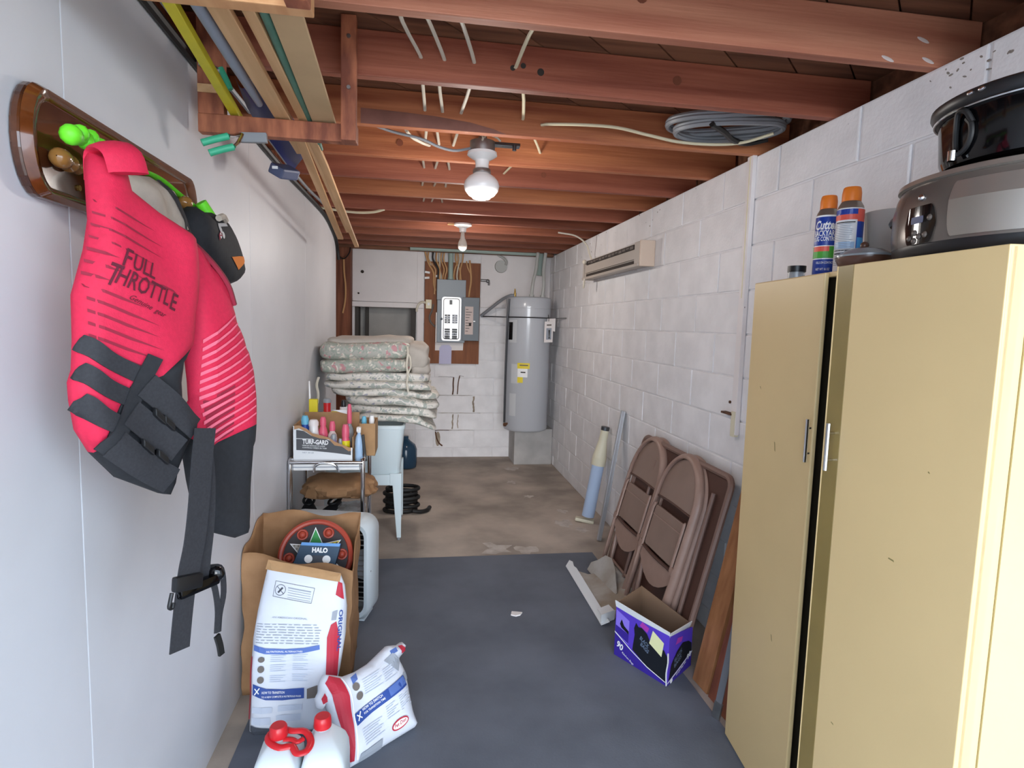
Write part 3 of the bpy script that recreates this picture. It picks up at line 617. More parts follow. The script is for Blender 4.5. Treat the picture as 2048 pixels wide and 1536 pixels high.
put('front_panel', vf.build(lambda c: 1 if inpoly(c, fb) else 0), ['red_cloth', 'black_cloth'], vest, smooth=70)
put('shoulder_loop', MB().tube([vfn(.142, 1.80, .035), vfn(.138, 1.835, .025), vfn(.138, 1.85, -.005), vfn(.14, 1.84, -.035), vfn(.145, 1.79, -.045)], .034, 10, 4, flat=.28), 'red_cloth', vest, smooth=60)
put('shoulder_seam', MB().tube([vf.front(.302, 1.715, .003), vf.front(.36, 1.665, .003), vf.front(.40, 1.62, .003), vf.front(.425, 1.575, .003)], .007, 6, 4), 'dark_red_print', vest, smooth=60)
put('lining', MB().prism([(.243, 1.46), (.315, 1.46), (.315, 1.33), (.243, 1.33)], -.045, -.03, vfn), 'tan_lining', vest)
mb = MB()
for i, (l, q) in enumerate(((.10, .8), (.12, .75), (.12, .8), (.10, .7), (.035, 1), (.045, 1), (.03, 1), (.09, 1), (.12, 1), (.12, 1), (.13, 1), (.12, 1), (.10, 1))):
    z = 1.745-.0215*i; a0 = max(.055, .052+max(0, (z-1.60))*.27)+.004
    pl = [(a0, z), (a0+l*.5, z-l*.21), (a0+l, z-l*.40)]
    decal(mb, [(a0, z+.0028*q), (a0+l*.5, z-l*.21+.0028*q), (a0+l, z-l*.40+.0003), (a0+l*.5, z-l*.21-.003*q), (a0, z-.0028*q)], lambda a, b: vb.front(a, b, .0012), .02)
put('stripe_print', mb, 'dark_red_print', vest, kind='stuff')
mb = MB()
for i in range(14):
    z = 1.548-.0178*i; a1 = (.428+.0068*i if i < 7 else .476)-.012
    decal(mb, [(.318, z-.052), (a1, z+.004), (a1, z), (.318, z-.06)], lambda a, b: vf.front(a, b, .004), .03)
put('stripe_print', mb, 'pink_print', vest, kind='stuff')
mb = MB()
for i in range(7):
    z = 1.41-.017*i
    decal(mb, [(.325, z-.048), (.40, z-.018), (.40, z-.024), (.325, z-.056)], lambda a, b: vf.front(a, b, .0014), .03)
put('stripe_print', mb, 'dark_red_print', vest, kind='stuff')
mb = MB(); sf = lambda a, b: vb.front(a, b, .0022)
text(mb, 'F', .108, 1.634, .034, radians(-20), sf, .016, .012, .12); text(mb, 'ULL', .126, 1.629, .030, radians(-20), sf, .048, .012, .12)
put('lettering', mb, 'text_print', vest)
mb = MB(); text(mb, 'T', .080, 1.600, .040, radians(-20), sf, .020, .012, .12); text(mb, 'HROTTL', .094, 1.602, .032, radians(-20), sf, .110, .012, .12)
text(mb, 'E', .2005, 1.560, .034, radians(-20), sf, .017, .012, .12); put('lettering', mb, 'text_print', vest)
mb = MB(); text(mb, 'Genuine  gear', .118, 1.574, .010, radians(-25), sf, .078, .004, .5); put('lettering', mb, 'text_print', vest)
mb = MB(); decal(mb, [(.13, 1.62), (.16, 1.606), (.19, 1.604), (.215, 1.596), (.225, 1.588), (.213, 1.593), (.19, 1.6005), (.16, 1.602)], sf, .02); put('swoosh_print', mb, 'dark_red_print', vest)
def strap(name, pl, wd, fn, off, m='webbing', th=.003):
    """flat webbing of width wd following points (a, b) on the surface"""
    P = crom([Vector((a, b, 0)) for a, b in pl], 4); mb = MB(); vs = []; n = len(P)
    for i, p in enumerate(P):
        d = (P[min(i+1, n-1)]-P[max(i-1, 0)]).normalized(); q = Vector((-d.y, d.x, 0))*(wd/2)
        for s_, o in [(1-k/2, off) for k in range(5)]+[(k/2-1, off+th) for k in range(5)]: vs.append(fn(p.x+q.x*s_, p.y+q.y*s_, o))
    fs = [(i*10+k, i*10+(k+1) % 10, i*10+10+(k+1) % 10, i*10+10+k) for i in range(n-1) for k in range(10)]+[tuple(range(9, -1, -1)), tuple(range(n*10-10, n*10))]
    mb.add(vs, fs); return put(name, mb, m, vest, smooth=60)
vs_ = lambda a, b, o: vfn(a, b, vb.tf*max(min(.62, max(.2, (a-.03)/.06)), vb.prof((a, b)) if inpoly((a, b), BK) else 0)+wob(a, b)+o)
strap('strap', [(.046, 1.496), (.06, 1.487), (.09, 1.462), (.16, 1.425)], .03, vs_, .003)
strap('strap', [(.042, 1.448), (.055, 1.438), (.085, 1.413), (.14, 1.385)], .032, vs_, .003)
strap('strap', [(.038, 1.394), (.05, 1.385), (.075, 1.362), (.12, 1.335)], .034, vs_, .003)
strap('strap_anchor', [(.166, 1.468), (.14, 1.41), (.108, 1.34), (.073, 1.297)], .030, vs_, .007, 'black_cloth')
strap('belt', [(.150, 1.415), (.205, 1.368), (.265, 1.313)], .048, vs_, .011)
strap('belt', [(.122, 1.365), (.175, 1.318), (.225, 1.275)], .050, vs_, .011)
strap('belt', [(.09, 1.312), (.15, 1.26), (.215, 1.213)], .052, vs_, .011)
for a, b in ((.176, 1.352), (.196, 1.336), (.152, 1.296), (.185, 1.27)): put('buckle', MB().box(-.014, .014, -.005, .005, -.008, .008, .003, xf=lambda v: vb.front(a, b, .018)+VE*v.x*.8+Vector((0, 0, v.z-v.x*.8))+VN*v.y), 'black_plastic', vest)
fl_ = lambda a, b, o: vfn(a, b, .02+o)
strap('loose_strap', [(.272, 1.315), (.262, 1.25), (.25, 1.15), (.238, 1.08), (.224, 1.03), (.216, .985)], .052, fl_, .04)
strap('loose_strap', [(.217, .985), (.208, .93), (.199, .866)], .047, fl_, .036)
strap('loose_strap', [(.278, 1.31), (.288, 1.2), (.283, 1.10), (.272, 1.03), (.268, .99)], .030, fl_, .03)
strap('loose_strap', [(.27, 1.005), (.30, 1.0), (.325, .985), (.33, .93), (.318, .885), (.313, .845)], .014, fl_, .02)
strap('loose_strap', [(.29, .985), (.302, .95), (.308, .90), (.304, .85)], .014, fl_, .025)
strap('strap_tip', [(.301, .845), (.308, .82), (.312, .795)], .014, fl_, .027, 'black_rubber', .006)
put('buckle', MB().box(-.033, .033, -.008, .008, -.016, .016, .006, xf=lambda v: vfn(.216+v.x+.1*v.z, 1.005+v.z-.22*v.x, .065+v.y)), 'black_plastic', vest, smooth=1)
put('buckle', MB().box(-.05, .05, -.009, .009, -.012, .012, .006, xf=lambda v: vfn(.245+v.x, .985+v.z-.05*v.x, .062+v.y)).ball(vfn(.292, .992, .06), .018, 12, 1, .6, 1), 'black_gloss', vest, smooth=1)
put('buckle_hook', MB().tube([vfn(.183, .995, .06), vfn(.178, .978, .06), vfn(.176, .968, .06), vfn(.182, .964, .06), vfn(.185, .974, .06)], .004, 8, 3), 'black_plastic', vest, smooth=1)

# tan bucket hat and black cap on the far pegs
th = thing('tan_hat', 'crumpled tan sun hat with a black strap hanging behind the red vest', 'hat', (-.60, 1.6, 1.75))
HT = [(1.40, 1.835), (1.47, 1.852), (1.545, 1.866), (1.60, 1.86), (1.63, 1.828), (1.67, 1.79), (1.735, 1.742), (1.74, 1.70), (1.60, 1.715), (1.46, 1.76)]
def hfn(a, b, o): return Vector((-.632+o, a, b))
hp = Pillow(HT, .022, .05, .02, .05, hfn, edge=.2, wob=lambda a, b: .008*sin(a*45+b*30))
put('crown', hp.build(), 'tan_cloth', th, smooth=70)
mb = MB(); hs = lambda a, b: hp.front(a, b, .003)
decal(mb, [(1.535, 1.858), (1.55, 1.862), (1.585, 1.83), (1.63, 1.79), (1.655, 1.772), (1.69, 1.735), (1.67, 1.725), (1.63, 1.755), (1.62, 1.78), (1.575, 1.82)], hs, .02)
put('chin_strap', mb, 'black_cloth', th)
cp = thing('baseball_cap', 'black baseball cap with an orange flash hanging at the right end of the plaque', 'cap', (-.58, 1.9, 1.64))
CPY = [(1.70, 1.812), (1.735, 1.835), (1.80, 1.828), (1.86, 1.842), (1.92, 1.842), (1.985, 1.815), (2.045, 1.772), (2.075, 1.73), (2.095, 1.70), (2.085, 1.675), (2.03, 1.652), (1.94, 1.64), (1.86, 1.66), (1.78, 1.69), (1.71, 1.73), (1.69, 1.77)]
def cfn(a, b, o): return Vector((-.60+o+.10*min(1, max(0, (a-1.7)/.4))*0, a, b))
cpp = Pillow(CPY, .02, .055, .05, .07, cfn, edge=.2)
put('crown', cpp.build(), 'black_cloth', cp, smooth=70)
cs = lambda a, b: cpp.front(a, b, .002)
mb = MB(); decal(mb, [(1.885, 1.722), (1.96, 1.732), (2.03, 1.738), (2.09, 1.742), (2.085, 1.733), (2.03, 1.724), (1.955, 1.690)], cs, .02); put('orange_flash', mb, 'orange_cloth', cp)
mb = MB()
for a, b, r in ((1.80, 1.79, .012), (1.815, 1.775, .010), (1.79, 1.77, .008)):
    decal(mb, disc(a, b, r, 12)+[], cs, .02)
put('emblem', mb, 'silver_print', cp)
mb = MB(); decal(mb, quad(1.80, 1.80, 1.87, 1.812, .009), cs, .02); put('emblem', mb, 'silver_print', cp)
mb = MB(); decal(mb, quad(1.775, 1.762, 1.80, 1.778, .016), cs, .02); put('emblem', mb, 'dark_red_print', cp)
put('strap_hole', MB().tube([(-.552, 1.80, 1.818), (-.55, 1.83, 1.828), (-.552, 1.86, 1.822)], .009, 8, 3), 'tan_cloth', cp, smooth=1)

# ---------------------------------------------------------------- back wall: service panel, fittings, pipes
Y0 = YB-.024
sb = thing('service_board', 'reddish plywood board on the back wall behind the electric panel', 'board', (.37, Y0, 1.08))
put('plywood', MB().box(.062, .682, Y0-.018, Y0, 1.088, 2.222, .002), 'panel_ply', sb)
put('outlet_box', MB().box(.075, .14, Y0-.055, Y0-.018, 1.70, 1.80, .004), 'cable_cream', sb)
put('switch', MB().box(.095, .12, Y0-.062, Y0-.055, 1.735, 1.765, .002), 'white_print', sb)
for i, (x, z, r) in enumerate(((.09, 2.10, .15), (.085, 2.04, -.1), (.12, 2.20, .6))): put('cable_clip', MB().box(x-.028, x+.028, Y0-.03, Y0-.018, z-.012, z+.012, .003, (0, r, 0)), 'white_print', sb)
put('clamp', MB().box(.18, .23, Y0-.03, Y0-.018, 2.05, 2.075, .003), 'white_print', sb)
pn = thing('electric_panel', 'open grey breaker panel with its door swung right on the plywood board', 'electric panel', (.36, Y0-.018, 1.3))
Y1 = Y0-.02
put('box_top', MB().box(.195, .515, Y1-.085, Y1, 1.80, 2.025, .004), 'panel_grey', pn)
put('cover', MB().box(.20, .51, Y1-.09, Y1, 1.33, 1.80, .004), 'panel_grey', pn)
put('cover_frame', MB().prism(rrect(.240, .476, 1.338, 1.845, .03), -Y1+.09, -Y1+.10, lambda a, b, t: Vector((a, -t, b))), 'panel_grey', pn)
put('inner_trim', MB().prism(rrect(.252, .464, 1.35, 1.833, .028), -Y1+.10, -Y1+.106, lambda a, b, t: Vector((a, -t, b))), 'panel_steel', pn)
put('recess', MB().prism(rrect(.268, .447, 1.366, 1.818, .025), -Y1+.106, -Y1+.108, lambda a, b, t: Vector((a, -t, b))), 'slot_dark', pn)
put('breaker_plate', MB().prism(rrect(.275, .440, 1.373, 1.811, .02), -Y1+.108, -Y1+.110, lambda a, b, t: Vector((a, -t, b))), 'panel_steel', pn)
for z in [1.63, 1.605, 1.58, 1.555, 1.475, 1.45, 1.425, 1.40, 1.378]:
    for x in (.285, .368):
        put('breaker', MB().box(x, x+.058 if x < .3 else x+.055, Y1-.124, Y1-.11, z-.010, z+.010, .002), 'black_plastic' if (x < .3 or z < 1.49) and (int(z*1000)//5) % 3 else 'grey_print', pn)
        put('breaker_toggle', MB().box(x+.02, x+.034, Y1-.132, Y1-.124, z-.006, z+.006, .002), 'white_print' if z > 1.5 else 'black_plastic', pn)
put('main_switch', MB().box(.335, .365, Y1-.12, Y1-.11, 1.75, 1.80, .003), 'black_plastic', pn)
put('latch', MB().ball((.25, Y1-.105, 1.59), .014, 10), 'panel_grey_dark', pn)
put('door', MB().box(.478, .668, Y1-.105, Y1-.093, 1.355, 1.835, .004), 'panel_grey_dark', pn)
put('door_label', MB().box(.508, .60, Y1-.107, Y1-.1052, 1.425, 1.735, 0), 'pink_paper', pn)
mb = MB()
for i in range(9): mb.box(.516, .545+.04*((i*7) % 4)/3, Y1-.108, Y1-.1072, 1.70-.03*i, 1.706-.03*i)
mb.box(.553, .58, Y1-.108, Y1-.1072, 1.52, 1.555); put('label_print', mb, 'ink', pn, kind='stuff')
put('door_latch', MB().box(.598, .625, Y1-.115, Y1-.105, 1.565, 1.58, .003), 'galvanised', pn)
single('paper_sheet', MB().prism([(.186, 1.235), (.50, 1.242), (.505, 1.345), (.42, 1.33), (.202, 1.335), (.2, 1.64), (.187, 1.64)], .0, .0012, lambda a, b, t: Vector((a, Y0-.0195-t, b))).prism([(.186, 1.33), (.1985, 1.33), (.1985, 1.66), (.188, 1.66)], .001, .09, lambda a, b, t: Vector((a, Y0-.0195-t, b))), 'paper', 'torn white paper sheet stuck on the plywood under the electric panel', 'paper')
single('paper_tag', MB().prism([(.232, 1.082), (.37, 1.085), (.372, 1.27), (.345, 1.30), (.26, 1.298), (.235, 1.265)], .026, .028, lambda a, b, t: Vector((a, Y0-t, b))), 'lavender_paper', 'pale lavender paper tag hanging below the electric panel', 'paper tag')
single('grey_conduit', MB().cyl((.345, Y0-.045, 2.03), (.345, Y0-.045, 2.33), .028, n=16).cyl((.345, Y0-.045, 2.03), (.345, Y0-.045, 2.05), .036, n=16), 'pvc_green', 'grey green conduit rising from the electric panel to the joists', 'conduit', smooth=1)
rw = random.Random(11)
WIR = [(.10, .17), (.15, .205), (.19, .222), (.215, .24), (.245, .258), (.275, .28), (.42, .385), (.455, .42), (.48, .46), (.40, .445)]
for i, (xt, xb) in enumerate(WIR):
    zb = 2.02; yy = Y0-.05-.012*(i % 3)
    if xb < .19 or xb > .5: zb = 1.86
    put_z = [(xt, yy+.01, 2.335), (xt+rw.uniform(-.012, .012), yy, 2.24), (xb+rw.uniform(-.02, .02), yy-.01, 2.14), (xb+rw.uniform(-.006, .006), yy, 2.07), (xb, yy, zb)]
    single('panel_wire', MB().tube(put_z, .0085, 6, 4), 'cable_black' if i == 1 else ('cable_white' if i in (3, 7) else 'cable_tan'), '%s cable, %s from left in the bundle above the electric panel' % ('white' if i in (3, 7) else 'tan', ['first', 'second', 'third', 'fourth', 'fifth', 'sixth', 'seventh', 'eighth', 'ninth', 'tenth'][i]), 'cable', smooth=1, group='cables above the electric panel') if i not in (1,) else single('panel_wire', MB().tube(put_z, .0085, 6, 4), 'cable_black', 'black cable among the tan ones left above the electric panel', 'cable', smooth=1)
single('panel_wire', MB().tube([(.555, Y0-.03, 2.25), (.57, Y0-.035, 2.12), (.575, Y0-.03, 2.02), (.56, Y0-.03, 1.90), (.555, Y0-.03, 1.845)], .011, 6, 4).tube([(.52, Y0-.03, 2.24), (.535, Y0-.035, 2.17), (.57, Y0-.032, 2.10)], .008, 6, 4), 'cable_tan', 'tan cable running down to the right side of the electric panel', 'cable', smooth=1)
single('panel_wire', MB().tube([(.06, Y0-.03, 2.33), (.10, Y0-.03, 2.20), (.155, Y0-.03, 2.10), (.16, Y0-.03, 1.98), (.18, Y0-.03, 1.90)], .011, 6, 4), 'cable_tan', 'tan cable looping down to the left side of the electric panel', 'cable', smooth=1)
single('panel_wire', MB().tube([(.16, Y0-.03, 1.75), (.145, Y0-.03, 1.68), (.12, Y0-.028, 1.61), (.135, Y0-.028, 1.55), (.185, Y0-.028, 1.50)], .011, 6, 4), 'brown_print', 'brown cable curving from the outlet box down the left of the panel', 'cable', smooth=1)
single('grey_flex', MB().tube([(.075, Y0-.03, 1.765), (.035, Y0-.045, 1.77), (.0, Y0-.06, 1.745), (-.02, Y0-.06, 1.70), (-.022, Y0-.05, 1.665)], .014, 8, 4), 'cable_white', 'short pale flex bending from the outlet box over the ledge', 'cable', smooth=1)
single('post_wire', MB().tube([(-.79, 6.60, 2.20), (-.785, 6.60, 2.05), (-.77, 6.60, 1.90), (-.775, 6.60, 1.75), (-.80, 6.60, 1.62)], .009, 6, 4), 'cable_tan', 'tan wire hanging down the wooden corner post', 'cable', smooth=1)
single('post_wire', MB().tube([(-.72, 6.58, 2.31), (-.73, 6.57, 2.25), (-.78, 6.57, 2.19), (-.83, 6.58, 2.21), (-.86, 6.6, 2.27)], .007, 6, 4), 'cable_black', 'black wire looped at the top of the wooden corner post', 'cable', smooth=1)
# round plate, spigot
dp = thing('round_fixture', 'round grey plate with a bent pipe on the upper back wall', 'fixture', (.92, YB-.02, 2.12))
put('plate', MB().cyl((.915, YB-.014, 2.20), (.915, YB-.05, 2.20), .072, .068, 24), 'pvc', dp, smooth=1)
put('bent_pipe', MB().tube([(.86, YB-.03, 2.345), (.89, YB-.03, 2.32), (.945, YB-.04, 2.29), (.97, YB-.05, 2.25), (.965, YB-.055, 2.215)], .014, 8, 4), 'pvc', dp, smooth=1)
vp = thing('wall_tap', 'small grey metal tap poking from the back wall right of the panel', 'tap', (.73, YB-.03, 2.0))
put('body', MB().cyl((.688, YB-.05, 2.035), (.755, YB-.05, 2.035), .014, n=12).ball((.765, YB-.05, 2.03), .024, 12, 1, 1, .9), 'galvanised', vp, smooth=60)
put('spout', MB().tube([(.765, YB-.05, 2.03), (.778, YB-.055, 2.01), (.775, YB-.06, 1.985)], .011, 8, 4), 'galvanised', vp, smooth=1)
# drain pipe along the ceiling
single('drain_pipe', MB().tube([(-.10, 6.60, 2.335), (.4, 6.60, 2.335), (1.30, 6.60, 2.335)], .024, 12, 2), 'pvc_green', 'pale green grey pipe running under the last joist along the back wall', 'pipe', smooth=1)
hp_ = thing('pipe_elbow', 'pale plastic elbow pipe dropping at the right above the water heater', 'pipe', (1.335, 6.6, 2.1))
put('elbow', MB().cyl((1.325, 6.60, 2.15), (1.335, 6.60, 2.345), .032, n=16).cyl((1.322, 6.60, 2.10), (1.325, 6.60, 2.15), .038, .036, 16), 'pvc_green', hp_, smooth=1)
# water heater on its block
hx, hy, hr = 1.172, 6.40, .243
single('heater_pedestal', MB().box(1.062, XR-.004, 6.42, YB-.004, 0, .402, .008), 'pedestal', 'rough pale concrete pedestal under the water heater', 'pedestal')
wh = thing('water_heater', 'tall grey cylindrical water heater on the pedestal in the right back corner', 'water heater', (hx, hy, .403))
put('tank', MB().lathe([(.001, .405), (hr-.035, .405), (hr-.012, .414), (hr, .435), (hr, 1.72), (hr+.002, 1.722), (hr+.002, 1.728), (hr, 1.73), (hr, 1.825), (hr-.008, 1.838), (hr-.03, 1.845), (.001, 1.85)], (hx, hy, 0), 48), 'heater_enamel', wh, smooth=1)
put('control_plate', MB().grid(6, 2, lambda u, v: Vector((hx+(hr+.004)*sin(radians(-62+24*u)), hy-(hr+.004)*cos(radians(-62+24*u)), 1.36+.24*v))), 'grey_label', wh)
put('display', MB().grid(8, 6, lambda u, v: Vector((hx+(hr+.007+.006*sin(pi*u)**.4*sin(pi*v)**.4)*sin(radians(-64+14*u)), hy-(hr+.007+.006*sin(pi*u)**.4*sin(pi*v)**.4)*cos(radians(-64+14*u)), 1.39+.185*v))), 'black_gloss', wh, smooth=60)
def heater_patch(a0, a1, z0, z1, m, name, o=.002):
    put(name, MB().grid(8, 2, lambda u, v: Vector((hx+(hr+o)*sin(radians(a0+(a1-a0)*u)), hy-(hr+o)*cos(radians(a0+(a1-a0)*u)), z0+(z1-z0)*v))), m, wh)
heater_patch(-52, -30, .93, 1.135, 'grey_label', 'energy_label'); heater_patch(-34, -3, 1.09, 1.15, 'yellow_label', 'energy_label', .003); heater_patch(-33, -8, 1.0, 1.09, 'white_print', 'energy_label', .003); heater_patch(-33, -19, .94, 1.0, 'yellow_label', 'energy_label', .003); heater_patch(-56, -36, .58, .82, 'grey_label', 'energy_label', .001)
heater_patch(-28, -7, 1.12, 1.132, 'brown_print', 'label_print', .0035); heater_patch(-25, -13, 1.045, 1.058, 'ink', 'label_print', .0035)
put('strap', MB().tube([(hx+(hr+.006)*sin(t), hy-(hr+.006)*cos(t), 1.628) for t in [radians(-92+184*i/24) for i in range(25)]], .007, 6), 'steel_dark', wh, smooth=1)
put('strap_end', MB().tube([(.70, YB-.035, 1.632), (.80, 6.65, 1.632), (hx-hr-.004, hy, 1.628)], .007, 6), 'steel_dark', wh, smooth=1)
put('strap_end', MB().tube([(hx+hr+.004, hy, 1.628), (1.45, 6.2, 1.628), (XR-.004, 5.98, 1.63)], .006, 6), 'galvanised', wh, smooth=1)
put('anode_cap', MB().cyl((hx-.16, hy-.05, 1.84), (hx-.16, hy-.05, 1.885), .014, n=12).cyl((hx-.16, hy-.05, 1.885), (hx-.16, hy-.05, 1.93), .010, .006, 12), 'brass', wh, smooth=1)
put('power_whip', MB().tube([(hx-.17, hy-.08, 1.85), (hx-.21, hy-.06, 1.855), (.90, 6.5, 1.82), (.80, 6.65, 1.73), (.70, YB-.06, 1.64)], .018, 8, 5), 'cable_grey', wh, smooth=1)
put('overflow_pipe', MB().tube([(hx-.225, hy-.10, 1.82), (hx-.240, hy-.10, 1.6), (hx-.246, hy-.10, 1.0), (hx-.246, hy-.10, .50)], .012, 8), 'steel_dark', wh, smooth=1)
put('drain_valve', MB().ball((hx-.24, hy-.11, .475), .022, 12).cyl((hx-.20, hy-.10, .49), (hx-.255, hy-.14, .475), .012, n=10), 'rust', wh, smooth=60)
for x, x2, l in ((hx+.03, hx+.075, 'left'), (hx+.15, hx+.16, 'right')):
    single('water_pipe', MB().tube([(x, hy, 1.851), (x+.01, hy, 2.0), (x2, hy+.03, 2.15), (x2+.02, hy+.05, 2.33)], .018, 10, 4).cyl((x, hy, 1.851), (x, hy, 1.875), .028, n=12), 'pvc', 'pale water pipe rising from the heater top, %s of two' % l, 'pipe', smooth=1)
mt = thing('manual_pouch', 'white instruction pouch with a printed picture hanging on the heater strap', 'pouch', (1.36, 6.15, 1.36))
F = plane((1.305, 6.17, 1.37), (.97, .15, .05), (-.02, 0, 1))
put('sleeve', MB().prism([(0, 0), (.095, .0), (.1, .22), (.005, .22)], 0, .008, F), 'paper', mt, bevel=.002)
put('flap', MB().prism([(.03, .14), (.125, .11), (.13, .25), (.04, .25)], -.006, -.001, F), 'paper', mt)
put('picture', MB().prism([(.022, .03), (.08, .03), (.082, .15), (.024, .15)], .0082, .0095, F), 'grey_print', mt)
put('picture', MB().prism([(.045, .04), (.066, .04), (.06, .06), (.066, .13), (.046, .13), (.052, .06)], .0096, .0105, F), 'ink', mt)
put('picture', MB().prism([(.028, .175), (.08, .175), (.08, .19), (.028, .19)], .0082, .0095, F), 'brown_print', mt)
put('tie', MB().tube([F(.05, .215, .004), F(.052, .25, .004), F(.045, .29, .004)], .003, 6), 'black_rubber', mt)

# ---------------------------------------------------------------- right wall: heater, conduit
ht = thing('wall_heater', 'long beige metal heater fixed high on the right block wall', 'heater', (XR, 4.4, 1.94))
xf, ya, yb_ = XR-.10, 3.70, 5.05
def hz(y): return 0
put('case', MB().box(xf+.012, XR-.002, ya+.02, yb_, 1.955, 2.105, .006), 'beige_metal', ht)
put('front_panel', MB().box(xf, xf+.014, ya+.06, yb_-.06, 1.998, 2.062, .003), 'beige_metal', ht)
put('slot', MB().box(xf+.004, xf+.012, ya+.14, yb_-.08, 2.066, 2.096, 0), 'slot_dark', ht)
put('slot', MB().box(xf+.004, xf+.012, ya+.14, yb_-.08, 1.968, 1.990, 0), 'slot_dark', ht)
for i in range(15): put('louvre', MB().box(xf+.001, xf+.006, ya+.15+.078*i, ya+.21+.078*i, 2.070+.004*((i*5) % 3), 2.088, .001), 'grille_grey', ht)
put('deflector', MB().box(xf-.012, xf+.012, ya+.02, yb_, 1.945, 1.966, .005), 'beige_metal', ht)
put('end_cap', MB().box(xf-.002, XR-.002, ya, ya+.022, 1.945, 2.11, .006), 'beige_light', ht)
put('end_cap', MB().box(xf-.002, XR-.002, yb_-.01, yb_+.012, 1.945, 2.11, .006), 'beige_metal', ht)
put('front_trim', MB().box(xf-.003, xf+.010, ya+.02, ya+.11, 1.965, 2.105, .003), 'beige_metal', ht)
put('cord_knot', MB().ball((xf-.02, yb_-.10, 2.09), .02, 10), 'cable_white', ht, smooth=60)
put('cord_loop', MB().tube([(xf-.015, yb_-.10, 1.95), (xf-.022, yb_-.11, 1.91), (xf-.02, yb_-.10, 1.875), (xf-.012, yb_-.09, 1.91), (xf-.014, yb_-.10, 1.95)], .007, 8, 4), 'cable_white', ht, smooth=60)
cd = thing('painted_conduit', 'cream painted conduit strip running down the right block wall', 'conduit', (XR, 2.59, 1.05))
put('strip', MB().box(XR-.022, XR-.001, 2.565, 2.612, 1.06, 2.335, .003), 'white_board', cd)
put('groove', MB().box(XR-.024, XR-.021, 2.583, 2.589, 1.7, 2.335, 0), 'cable_cream', cd)
put('end_piece', MB().box(XR-.026, XR-.001, 2.572, 2.606, 1.05, 1.17, .003), 'cream_plastic', cd)
put('hinge', MB().box(XR-.028, XR-.001, 2.60, 2.70, 1.148, 1.158, .002), 'rust', cd)
put('hinge_pin', MB().cyl((XR-.015, 2.575, 1.62), (XR-.015, 2.57, 1.66), .006, n=8).cyl((XR-.015, 2.57, 1.10), (XR-.015, 2.57, 1.15), .005, n=8), 'rust', cd)
single('wall_bolt', MB().cyl((XR, 2.66, 1.206), (XR-.008, 2.66, 1.206), .007, n=10), 'rust', 'rusty bolt head left of the painted conduit foot', 'bolt')
# specks of dirt on the top course
mb = MB(); rs = random.Random(4)
for i in range(46):
    y = rs.choice((rs.uniform(1.15, 1.6), rs.uniform(1.2, 5.5))); z = 2.334-abs(rs.gauss(0, .05))-.01
    mb.ball((XR, y, z), rs.uniform(.003, .008), 6, .25, rs.uniform(.6, 2.2), rs.uniform(.4, .9), (rs.uniform(-.8, .8), 0, 0))
put('dirt_speck', mb, 'dirt', wr, kind='stuff')

# ---------------------------------------------------------------- leaning things on the right
tb_ = thing('sealant_tube', 'white and pale blue plastic tube with a cream nozzle leaning on the right wall', 'tube', (1.35, 4.47, 0))
A = Vector((1.347, 4.475, .012)); Bv = Vector((1.452, 4.43, .775)); D = (Bv-A).normalized()
def along(t): return A+(Bv-A)*t
put('barrel', MB().cyl(along(.05), along(.60), .050, .048, 20), 'tube_blue', tb_, smooth=1)
put('collar', MB().cyl(along(.60), along(.68), .056, .056, 20), 'cream_plastic', tb_, smooth=1)
put('nozzle', MB().cyl(along(.68), along(.86), .055, .034, 20).cyl(along(.86), along(.965), .034, .031, 20), 'cream_plastic', tb_, smooth=1)
put('mouth', MB().cyl(along(.965), along(1.0), .033, .033, 20).cyl(along(.99), along(1.002), .026, .026, 16), 'steel_dark', tb_, smooth=1)
put('foot', MB().box(1.25, 1.40, 4.44, 4.50, .004, .03, .008, (0, .12, -.35)), 'cream_plastic', tb_)
rl = thing('metal_rail', 'slotted aluminium rail leaning against the right wall beside the tube', 'rail', (1.33, 4.1, 0))
RF = plane((1.322, 4.12, .004), (0, -1, .03), (.165, .055, .985))
put('channel', MB().prism([(0, 0), (.085, 0), (.085, .955), (0, .955)], -.006, 0, RF).prism([(.058, 0), (.085, 0), (.085, .955), (.058, .955)], 0, .022, RF), 'al', rl, bevel=.001)
put('web', MB().prism([(.002, .002), (.056, .002), (.056, .80), (.002, .80)], 0, .002, RF), 'al_dark', rl)
put('slot', MB().prism([(a*.34+.03, .845+(b-.5)*1.0) for a, b in disc(0, .5, .045, 16, 1.5)], .001, .003, RF), 'white_print', rl)

LU = Vector((.265, 0, .9643)); LA = 1.185
def chair_frame(o):     # lean plane for the folded things: a towards the camera (-Y), b up the slope, o out into the room
    return plane((LA-o, 0, 0), (0, -1, 0), LU)
tF = plane((1.215, 0, .0), (0, -1, 0), (.235, 0, .972))
ct = thing('card_table', 'folded dark brown card table leaning on the right wall behind the chairs', 'table', (1.3, 2.9, 0))
put('table_top', MB().prism(rrect(-3.53, -2.46, .015, .905, .05), -.012, .0, tF), 'table_brown', ct, bevel=.003)
put('rim', MB().tube([tF(a, b, .004) for a, b in rrect(-3.525, -2.465, .02, .90, .05)], .016, 8, closed=True), 'table_rim', ct, smooth=1)
for a in (-3.25, -2.57): put('leg', MB().tube([tF(a, .08, .016), tF(a, .80, .016)], .011, 8), 'table_rim', ct, smooth=1)

